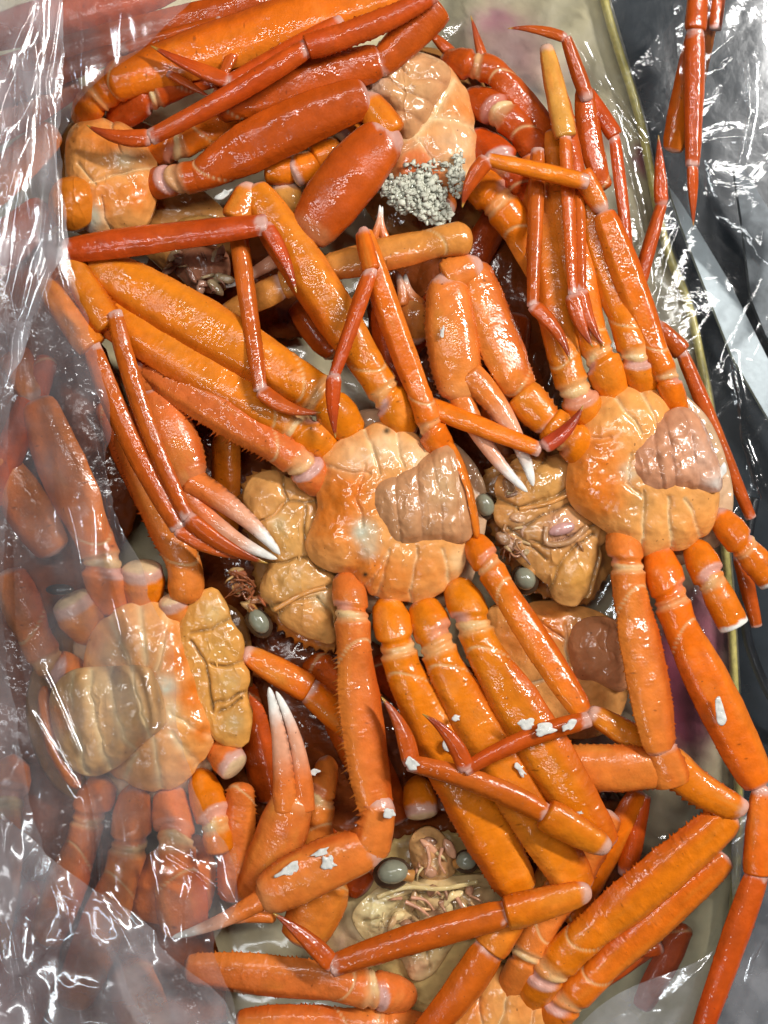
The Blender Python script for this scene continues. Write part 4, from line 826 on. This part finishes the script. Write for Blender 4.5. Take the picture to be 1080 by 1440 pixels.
limb(Fc, 's', (462, 1062, -60), ('c', 452, 1118, -36, 40), ('i', 450, 1150, -36, 42), ('m', 440, 1230, -50, 44))
limb(Fc, 'o', (345, 918, -40), ('k', 432, 968, -44, 44), ('p', 520, 1050, -60, 46, {'tint': 'o'}))
limb(Fc, 'o', (470, 1230, -40), ('m', 420, 1330, -52, 74, {'tint': 's'}))
limb(Fc, 's', (585, 1405, -50), ('c', 530, 1392, -30, 54), ('i', 500, 1386, -28, 58), ('m', 258, 1362, -24, 60, {'bend': 2}), spine=4, side=1)
limb(Fc, 's', (620, 1445, -60), ('c', 545, 1440, -44, 44), ('i', 500, 1440, -42, 46), ('m', 330, 1440, -44, 50), spine=3)

# ---- G: crab at the bottom edge
Gc = crab(720, 1420, -110, 'crab cut off by the bottom edge, two orange legs reaching up right')
plate(Gc, 'chest_plate', [(610, 1470), (650, 1410), (710, 1370), (760, 1390), (800, 1430), (790, 1500), (700, 1520), (630, 1510)], -56, 26, 30, STE, m=250, rings=56, notch=4, wrk=.7, grow_=1.015, pw=5, lump=4, lscale=18, gcol=PAL, gd=3.4, gw=3, grooves=[[(720, 1380), (700, 1450)], [(760, 1400), (740, 1460)], [(670, 1400), (680, 1450)]], spots=[(660, 1420, 24, STO, .7), (740, 1420, 20, STO, .4)])
limb(Gc, 's', (700, 1420, -50), ('c', 738, 1352, -30, 44), ('i', 752, 1318, -30, 50), ('m', 860, 1140, -40, 60, {'tint': 's'}), spine=3)
limb(Gc, 'o', (735, 1420, -50), ('c', 768, 1368, -24, 56), ('i', 806, 1330, -18, 58), ('m', 1032, 1142, 0, 66, {'zb': 4}), ('@', 1044, 1138, 10), ('k', 944, 1074, 4, 54, {'tint': 'o', 'bend': -8}), spine=4.5, side=-1)
limb(Gc, 'o', (760, 1450, -54), ('c', 792, 1412, -32, 52), ('i', 828, 1380, -28, 50), ('m', 1024, 1204, -16, 50, {'tint': 'y'}), spine=1.5)
limb(Gc, 'r', (745, 1290, -60), ('m', 830, 1120, -70, 44, {'tint': 'g'}))
limb(Gc, 'o', (800, 1300, -80), ('m', 900, 1110, -80, 44, {'tint': 'o'}), ('@', 880, 1230, -80), ('p', 905, 1120, -84, 32))

def clutter(c, spots, n, cols, zz):
    """the small jointed mouth pieces and bristles between the big plates"""
    for k in range(n):
        x0, y0, rx, ry = spots[k % len(spots)]
        x = x0 + rx * random.uniform(-1, 1); y = y0 + ry * random.uniform(-1, 1); col = np.array(random.choice(cols)) * random.uniform(.7, 1.15); a = random.uniform(0, 3.14)
        if k % 2:
            l_ = random.uniform(10, 24); dx, dy = math.cos(a) * l_, math.sin(a) * l_
            rod(c, 'mouth_bristle', [(x, y, zz + random.uniform(-4, 4)), (x + dx * .5 + random.uniform(-4, 4), y + dy * .5, zz + random.uniform(2, 9)), (x + dx, y + dy, zz - 4)], random.uniform(3.5, 7), col, taper=.4, nring=8)
        else:
            L_, W_ = random.uniform(9, 19), random.uniform(5, 9); ca, sa = math.cos(a), math.sin(a)
            pts = [(x + px * ca - py * sa, y + px * sa + py * ca) for px, py in ((-L_, 0), (-L_ * .4, -W_), (L_ * .6, -W_ * .8), (L_, 0), (L_ * .4, W_), (-L_ * .5, W_ * .8))]
            plate(c, 'mouth_piece', pts, zz + random.uniform(-6, 3), 4, 8, col, lump=2, lscale=7, m=40, rings=9, corner=True, pw=4)
clutter(Fc, [(610, 1205, 24, 26), (600, 1285, 40, 22), (660, 1280, 34, 20), (560, 1300, 24, 20), (620, 1255, 50, 8)], 44, [(.62, .38, .18), (.56, .28, .16), (.66, .50, .24), (.46, .24, .14)], -40)
clutter(B, [(715, 745, 18, 28), (735, 770, 16, 18), (760, 735, 24, 12), (726, 690, 16, 16), (800, 750, 20, 12)], 34, [(.44, .24, .12), (.50, .30, .20), (.38, .18, .07), (.52, .36, .18)], -22)
clutter(A, [(345, 832, 20, 20), (335, 810, 14, 12), (362, 850, 14, 10)], 16, [(.40, .16, .06), (.34, .10, .04), (.5, .3, .12)], -36)
clutter(Dc, [(285, 372, 26, 22), (300, 395, 20, 10), (250, 360, 12, 16)], 22, [(.30, .13, .08), (.40, .22, .15), (.46, .33, .18)], -28)
clutter(Cc, [(318, 940, 16, 8), (300, 890, 20, 6), (325, 1000, 12, 10)], 8, [(.55, .33, .12), (.5, .3, .1)], -28)

# ---- crabs of which only legs or a bit of shell can be seen
def buried(x, y, z, lbl, shell=None):
    c = crab(x, y, z, lbl)
    if shell:
        ol, zz = shell; plate(c, 'carapace', ol, zz, 26, 20, R_ * .34 + BRN * .12, lump=5, lscale=24, m=110, spine=3)  # shell colour darkened to paint in the shade deep in the gaps
    return c
limb(B, 'o', (590, 566, 4), ('p', 758, 632, 26, 34, {'tint': 'o'}), ('@', 764, 628, 30), ('d', 820, 570, 34, 24, {'bend': 7, 'tint': 'd'}))
limb(Ec, 'o', (826, 256, 34), ('p', 686, 224, 40, 28, {'tint': 'o'}), ('d', 650, 292, 30, 26, {'bend': 6}))
limb(Ec, 'r', (690, 120, -60), ('d', 662, 22, -50, 20))
limb(Ec, 'r', (640, 80, -60), ('d', 594, 36, -50, 20))
limb(Ec, 's', (528, 380, -20), ('h', 530, 336, -12, 30), ('@', 524, 336, -10), ('f', 534, 288, -4, 15, {'bend': 4, 'side': 1}), ('@', 542, 336, -10), ('f', 538, 290, -4, 15, {'bend': -4, 'side': -1}))
X1 = buried(330, 40, -70, 'crab at the very top left, only its red legs show beneath the film')
limb(X1, 'r', (-40, 150, -20), ('m', 170, 70, -4, 30), ('p', 310, 30, 0, 22))
limb(X1, 'r', (-60, 120, -40), ('m', 380, 0, -10, 50)); limb(X1, 'r', (-60, 60, -50), ('m', 250, -20, -40, 56)); limb(X1, 's', (-70, 210, -50), ('m', 110, 110, -30, 56)); limb(X1, 's', (-70, 320, -50), ('m', 80, 180, -40, 60)); limb(X1, 'r', (-80, 420, -50), ('m', 70, 290, -40, 60))
X2 = buried(60, 560, -90, 'crab under the film at the left edge, one red leg lying level', ([(-70, 340), (50, 330), (120, 450), (170, 560), (190, 700), (150, 800), (90, 900), (60, 1000), (-20, 1000), (-80, 700)], -100))
limb(X2, 'r', (92, 352, 30), ('p', 372, 316, 44, 48, {'tint': 'r'}), ('d', 417, 412, 46, 24, {'bend': -5}))
limb(X2, 's', (-10, 640, -20), ('m', 80, 780, -40, 66))
limb(X2, 'r', (70, 500, -10), ('m', -20, 720, -16, 40))
limb(X2, 's', (150, 560, -70), ('m', 260, 790, -70, 56))
X3 = buried(980, 60, -110, 'crab above the top right corner, only its hanging red legs in view')
limb(X3, 'r', (985, -60, -40), ('k', 978, 40, -40, 34), ('p', 974, 232, -52, 32), ('d', 975, 318, -60, 18))
limb(X3, 'g', (1000, -10, -70), ('m', 945, 215, -90, 42, {'tint': 'o'}))
limb(X3, 'r', (1012, -60, -50), ('p', 1006, 40, -54, 30))
X4 = buried(690, 380, -128, 'buried red crab, shell darkened as shade, in the gap between the top centre and right crabs', ([(540, 330), (640, 280), (740, 290), (820, 380), (800, 540), (730, 660), (650, 660), (580, 560), (520, 500)], -124))
limb(X4, 'r', (640, 420, -90), ('m', 720, 250, -96, 46)); limb(X4, 'r', (560, 500, -90), ('m', 640, 400, -96, 48)); limb(X4, 'r', (690, 620, -90), ('m', 730, 440, -96, 50))
limb(X4, 's', (585, 480, -50), ('h', 580, 425, -44, 44), ('@', 566, 430, -40), ('f', 556, 380, -34, 22, {'bend': 4, 'side': 1}), ('@', 590, 430, -44), ('f', 570, 384, -38, 22, {'bend': -6, 'side': -1}))
X5 = buried(330, 620, -128, 'crab, shell darkened as shade, buried under the left legs and claw of the centre crab', ([(200, 540), (290, 500), (370, 560), (400, 680), (400, 800), (400, 900), (330, 920), (250, 820), (190, 680)], -126))
limb(X5, 'o', (318, 560, -80), ('m', 318, 770, -90, 42, {'tint': 'o'})); limb(X5, 'r', (300, 480, -80), ('m', 460, 560, -90, 60)); limb(X5, 'r', (480, 500, -86), ('m', 420, 420, -96, 56))
X6 = buried(460, 1070, -128, 'brown crab, shell darkened as shade, buried beneath the lower legs of the centre crab', ([(310, 900), (430, 880), (560, 920), (700, 960), (760, 1080), (740, 1200), (600, 1220), (440, 1260), (350, 1200), (290, 1050)], -120))
limb(X6, 'r', (440, 920, -80), ('m', 560, 1160, -86, 60)); limb(X6, 'r', (340, 960, -84), ('m', 380, 1130, -90, 50)); limb(X6, 'r', (640, 1000, -84), ('m', 760, 1180, -90, 54)); limb(X6, 'r', (520, 930, -80), ('m', 690, 1060, -90, 54))
limb(X6, 'r', (390, 1140, -84), ('m', 520, 1250, -84, 60))
X7 = buried(900, 1340, -140, 'crab in the bag at the lower right, only thin red legs show by the rim', ([(660, 1140), (760, 1080), (860, 1110), (900, 1200), (870, 1290), (800, 1360), (690, 1340), (640, 1240)], -128))
limb(X7, 'r', (965, 1300, -110), ('m', 900, 1420, -116, 36)); limb(X7, 'r', (840, 1390, -110), ('p', 930, 1330, -106, 18), ('d', 898, 1345, -98, 22))
X8 = buried(60, 1340, -110, 'crab under the crumpled film in the bottom left corner, only thick red legs show', ([(-70, 1000), (40, 1000), (120, 1120), (220, 1230), (290, 1300), (300, 1500), (100, 1520), (-80, 1500), (-90, 1200)], -98))
limb(X8, 's', (20, 1060, -40), ('c', 10, 1120, -36, 60), ('m', -20, 1340, -40, 74)); limb(X8, 'r', (60, 1240, -60), ('m', 20, 1460, -60, 80)); limb(X8, 's', (180, 1350, -60), ('m', 220, 1500, -60, 76))
X9 = buried(350, 420, -128, 'crab, shell darkened as shade, buried between the upper left crab and the centre crab legs', ([(220, 330), (330, 290), (420, 330), (470, 400), (420, 470), (300, 450), (210, 400)], -124))
limb(X9, 'r', (470, 330, -80), ('m', 330, 290, -86, 56)); limb(X9, 'r', (540, 400, -86), ('m', 560, 560, -92, 50))

# ------------------------------------------------------------------ scissors and cable at the right
sc = thing('scissors', 1010, 400, -170, 'metal scissors lying open on the dark surface at the right edge', 'scissors')
def slab(parent, name, ol, z, th, mat, zt=None):
    p = np.array([P(x, y, z) for x, y in ol]); n = len(p); b = p.copy(); b[:, 2] -= th
    top = p.copy(); c = top.mean(0); top = c + (top - c) * .985
    V = np.concatenate([top, p - np.array([0, 0, 1.2]), b]); F = [list(range(n))]
    for k in range(2): F += [[k * n + i, (k + 1) * n + i, (k + 1) * n + (i + 1) % n, k * n + (i + 1) % n] for i in range(n)]
    F.append(list(range(3 * n - 1, 2 * n - 1, -1)))
    return mesh_obj(name, V, F, None, mat, parent, smooth=False)
slab(sc, 'blade', [(938, 258), (955, 280), (990, 336), (1028, 400), (1077, 498), (1150, 640), (1135, 680), (1080, 588), (1030, 502), (990, 400), (958, 318)], -140, 8, 'steel')
slab(sc, 'blade', [(1032, 238), (1046, 236), (1085, 300), (1150, 420), (1200, 560), (1130, 560), (1076, 470), (1056, 420), (1044, 320)], -144, 8, 'shaded_steel')
o = rod(None, 'cable', [(1062, 700, -150), (1050, 770, -146), (1046, 850, -144), (1058, 920, -146), (1100, 1000, -150), (1180, 1050, -156)], 15, (1, 1, 1), 'black_rubber')
tag(o, 'black cable curving along the right edge below the crab legs', 'cable')
# ------------------------------------------------------------------ plastic bag
def ridged(q, seed, sharp=6):
    n = np.abs(vnoise(q, seed)); return np.exp(-n * sharp)

def film(parent, name, rows, mat, seed, amp=1.0, step=4.0, cols=90, dirn=0.0, stretch=3.0, ang=0.0, spread=.4, creases=()):
    """rows: (y, x_left, z_left, x_right, z_right, z_mid_offset)"""
    r = np.array(rows, float); ys = np.arange(r[0, 0], r[-1, 0] + .1, step)
    ip = lambda k: np.convolve(np.pad(np.interp(ys, r[:, 0], r[:, k]), 5, mode='edge'), np.ones(11) / 11, 'valid')
    xl, zl, xr, zr, zm = [ip(k) for k in range(1, 6)]
    edge = 10 * fbm(np.stack([ys / 50, ys * 0, ys * 0 + seed], 1), seed)
    u = np.linspace(0, 1, cols)
    X = xl[:, None] + (xr + edge - xl)[:, None] * u[None]; Y = np.repeat(ys[:, None], cols, 1)
    Z = zl[:, None] * (1 - u) + zr[:, None] * u + zm[:, None] * 4 * u * (1 - u)
    x, y, z = X.ravel(), Y.ravel(), Z.ravel()
    ca, sa = math.cos(dirn), math.sin(dirn)
    a = (x * ca + y * sa); b = (-x * sa + y * ca) / stretch
    q = np.stack([a, b, np.full_like(a, seed * 11.3)], 1)
    wq = q + 30 * np.stack([fbm(q / 70, seed + 1), fbm(q / 70, seed + 2), q[:, 0] * 0], 1)
    g = np.random.default_rng(seed); fac = 0
    for k in range(10):                       # crumpled film: facets that meet in sharp creases
        an = ang + g.normal(0, spread) + (1.3 if k % 4 == 3 else 0); Lk = g.uniform(30, 150); ph = g.uniform(0, 9)
        uu = (wq[:, 0] * math.cos(an) + wq[:, 1] * math.sin(an)) / Lk + ph + .35 * fbm(wq / 110, seed + 20 + k, 2)
        mask = sm(vnoise(wq / 140 + k * 3.1, seed + 40 + k), -.25, .35)
        fac = fac + Lk * .055 * np.abs((uu % 1.0) * 2 - 1) ** 1.3 * mask
    z = z + amp * (10 * fbm(wq / 130, seed + 3, 2) + fac + 4 * ridged(wq / 120, seed + 4, 22) + .2 * fbm(q / 14, seed + 7))
    for (pl, hgt, wd) in creases:            # long folds
        z = z + hgt * np.exp(-poly_d(x + 5 * fbm(q / 40, seed + 70), y + 5 * fbm(q / 40, seed + 71), pl) / wd)
    f = (HP - z) / HP
    V = np.stack([(x - 540) * f, -(y - 720) * f, z], 1)
    a = (np.arange(len(ys) - 1)[:, None] * cols + np.arange(cols - 1)[None]).ravel()
    F = np.stack([a, a + cols, a + cols + 1, a + 1], 1).tolist()
    return mesh_obj(name, V, F, None, mat, parent)

bag = thing('plastic_bag', 300, 720, -150, 'clear wrinkled plastic bag wrapped round the heap of crabs', 'plastic bag')
# the near fold lying over the heap on the left
film(bag, 'bag_fold', [(-60, -60, 70, 300, 80, 0), (0, -60, 70, 268, 78, 0), (70, -60, 70, 200, 70, 0), (140, -60, 70, 105, 62, 0), (200, -60, 70, 88, 60, 0), (330, -60, 70, 90, 66, 0), (430, -60, 60, 118, 62, 0),
      (560, -60, 50, 148, 40, 0), (700, -60, 40, 152, 20, 0), (800, -60, 30, 200, 24, 0), (900, -60, 24, 238, 20, 0), (1000, -60, 24, 248, 18, 0), (1100, -60, 26, 268, 22, 0), (1200, -60, 30, 318, 30, 0), (1270, -60, 34, 338, 56, 0), (1330, -60, 36, 300, 60, 0), (1400, -60, 40, 320, 40, 0), (1500, -60, 40, 360, 30, 0)],
     'film', 41, step=3.0, cols=150, creases=[([(18, 760), (24, 880), (44, 1000), (110, 1110)], 7, 5), ([(60, 940), (112, 1060), (135, 1160), (142, 1256), (222, 1342)], 9, 5), ([(150, 700), (148, 780), (170, 860), (205, 950), (215, 1010)], 7, 5), ([(140, 560), (150, 660), (152, 760)], 7, 4), ([(265, 10), (190, 86), (110, 150)], 6, 4), ([(80, 1210), (110, 1280), (60, 1290)], 6, 5), ([(238, 1200), (300, 1240), (330, 1275)], 6, 5)], amp=.85, dirn=-.15, stretch=4)
# the turned-over edge of the bag, several layers thick, along the left
film(bag, 'bag_edge', [(-60, -80, 110, 92, 100, 0), (100, -80, 110, 86, 96, 0), (250, -80, 108, 84, 92, 0), (330, -80, 100, 92, 92, 0), (430, -80, 90, 60, 86, 0), (520, -80, 80, 20, 76, 0), (620, -80, 70, -40, 64, 0)],
     'film_thick', 52, step=3.0, cols=110, creases=[([(60, -40), (20, 90), (18, 240), (40, 360)], 8, 5), ([(84, 0), (66, 120), (80, 260), (84, 340)], 7, 4), ([(-10, 40), (40, 150)], 7, 5)], amp=1.1, dirn=.1, stretch=3)
film(bag, 'bag_edge', [(1120, -80, 56, -30, 46, 0), (1180, -80, 60, 40, 52, 0), (1240, -80, 60, 110, 60, 0), (1300, -80, 66, 215, 78, 0), (1345, -80, 66, 235, 80, 0), (1400, -80, 66, 320, 70, 0), (1500, -80, 66, 350, 66, 0)],
     'film_thick', 57, amp=1.2, ang=.5, spread=.9, stretch=1.6)
film(bag, 'bag_edge', [(-60, -80, 126, 60, 118, 0), (200, -80, 124, 40, 112, 0), (400, -80, 110, 70, 104, 0), (520, -80, 100, 20, 96, 0), (900, -80, 80, 0, 70, 0), (1200, -80, 80, 60, 78, 0), (1320, -80, 86, 150, 100, 0), (1500, -80, 86, 240, 90, 0)],
     'film', 63, amp=1.2, dirn=.25, stretch=3)
# the far wall of the bag: over the tray and the table on the right
film(bag, 'bag_wall', [(-60, 600, -118, 1160, -100, 10), (300, 640, -118, 1160, -104, 6), (700, 760, -118, 1160, -110, 6), (1100, 800, -116, 1160, -110, 6), (1500, 760, -112, 1160, -110, 6)],
     'film_clear', 74, ang=.6, spread=1.0, amp=.6, step=3.0, creases=[([(800, 40), (862, 150), (890, 260), (912, 400)], 8, 4), ([(820, 115), (870, 150), (905, 200)], 5, 4), ([(1052, 90), (1056, 160), (1038, 232)], 8, 5), ([(1030, 500), (1048, 620), (1075, 700)], 6, 5)], cols=190, dirn=.35, stretch=2.5)
film(bag, 'bag_wall', [(-60, 940, -60, 1160, -50, 8), (150, 960, -70, 1160, -56, 8), (300, 1000, -90, 1160, -70, 8), (400, 1090, -100, 1160, -80, 6)],
     'film_clear', 85, ang=.3, spread=1.0, amp=.7, cols=70, dirn=.5, stretch=2)
# the fold in the bottom right corner
film(bag, 'bag_fold', [(1080, 1075, -40, 1170, -20, 0), (1120, 1055, -40, 1170, -20, 0), (1180, 1028, -36, 1170, -16, 0), (1280, 1030, -34, 1170, -10, 0), (1350, 1000, -30, 1170, -6, 0), (1380, 900, -34, 1170, -6, 0), (1410, 845, -36, 1170, -4, 0), (1500, 760, -36, 1170, -4, 0)],
     'film_thick', 96, ang=.5, spread=.6, amp=.8, dirn=.6, stretch=2.5)


# ------------------------------------------------------------------ white flakes and roe
def flake(lbl, x, y, z, rx, ry, ang, col=(.64, .63, .58), kind=None):
    n = 13; pts = []
    for k in range(n):
        a = 2 * math.pi * k / n; r = .45 + .75 * random.random()
        px, py = rx * r * math.cos(a), ry * r * math.sin(a)
        pts.append((x + px * math.cos(ang) - py * math.sin(ang), y + px * math.sin(ang) + py * math.cos(ang)))
    o = plate(None, 'shell_flake', pts, z - 2, 1.2, 1.5, col, lump=2.2, lscale=5, m=44, rings=10, mat='flake', corner=True, pw=6)
    tag(o, lbl, 'flake', 'white flakes stuck to the crabs'); return o
FL = [('large square white flake on the second lower leg of the centre crab', 636, 1046, 34, 15, 13, .5), ('small white flake above the large square one', 642, 1010, 34, 8, 6, .3),
      ('ragged white flake at the left of the joint on the fourth lower leg', 742, 1018, 66, 14, 9, .2), ('ragged white flake along the middle of the bent thin leg', 765, 1026, 80, 20, 9, -.2),
      ('white flake at the bend of the thin lower leg', 802, 1020, 82, 13, 8, -.6), ('white flake on the knee of the lower curved red leg', 580, 1074, 76, 14, 10, .6),
      ('small white flake under the curved red leg', 672, 1092, 40, 12, 5, .3), ('white streak on the third lower leg of the centre crab', 730, 1080, 34, 16, 6, .9),
      ('tiny white speck on the long lower leg near its knee', 816, 1143, 58, 5, 3, 0), ('upright white flake on the long leg at the right edge', 1014, 1000, 36, 8, 24, -.1),
      ('white smear on top of the lower left claw', 462, 1214, 54, 14, 12, .7), ('white smear left on the lower left claw', 404, 1224, 52, 20, 9, -.5), ('thin white smear along the upper edge of the lower left claw', 450, 1200, 52, 16, 6, -.4),
      ('white fleck on the middle of the upright claw palm', 622, 466, 30, 4, 9, .1), ('white fleck at the edge of the red claw arm at upper left', 316, 272, 30, 14, 6, -.4), ('white flecks on the right crab tail flap edge', 1012, 668, 16, 8, 18, .5),
      ('white fleck at the knee of the spiny lower claw arm', 548, 1144, 54, 10, 8, 0), ('white shell chip beside the upturned claw', 440, 1087, -2, 14, 5, -.3)]
for f_ in FL: flake(*f_)
def roe():
    V = []; F = []; C = []; n0 = 0; phi = (1 + 5 ** .5) / 2
    ico = np.array([(-1, phi, 0), (1, phi, 0), (-1, -phi, 0), (1, -phi, 0), (0, -1, phi), (0, 1, phi), (0, -1, -phi), (0, 1, -phi), (phi, 0, -1), (phi, 0, 1), (-phi, 0, -1), (-phi, 0, 1)]) / 1.9
    fc = [(0, 11, 5), (0, 5, 1), (0, 1, 7), (0, 7, 10), (0, 10, 11), (1, 5, 9), (5, 11, 4), (11, 10, 2), (10, 7, 6), (7, 1, 8), (3, 9, 4), (3, 4, 2), (3, 2, 6), (3, 6, 8), (3, 8, 9), (4, 9, 5), (2, 4, 11), (6, 2, 10), (8, 6, 7), (9, 8, 1)]
    for (cx, cy, rx, ry, z, cnt) in [(585, 272, 44, 30, -6, 420), (556, 262, 28, 14, -6, 110), (642, 246, 14, 34, -4, 90), (612, 300, 24, 18, -6, 120), (600, 235, 30, 10, -4, 50)]:
        for _ in range(cnt):
            a = random.random() * 6.28; r = random.random() ** .6; x = cx + rx * r * math.cos(a); y = cy + ry * r * math.sin(a)
            s_ = random.uniform(1.2, 4.2); p = P(x, y, z + random.uniform(-5, 5) + 9 * (1 - r))
            sc_ = np.array([random.uniform(.5, 2.0), random.uniform(.5, 2.0), random.uniform(.3, .7)]) * s_
            q = p + ico * sc_ * RNG.uniform(.45, 1.5, (12, 1)); V += list(q); F += [[n0 + i for i in t_] for t_ in fc]
            g = random.uniform(.8, 1.15); C += [np.array((.58, .58, .47)) * g] * 12; n0 += 12
    o = mesh_obj('roe', np.array(V), F, np.array(C), 'flake', None)
    tag(o, 'grey crumbly roe stuck to the chest of the crab at the top centre', 'roe', kind='stuff')
roe()
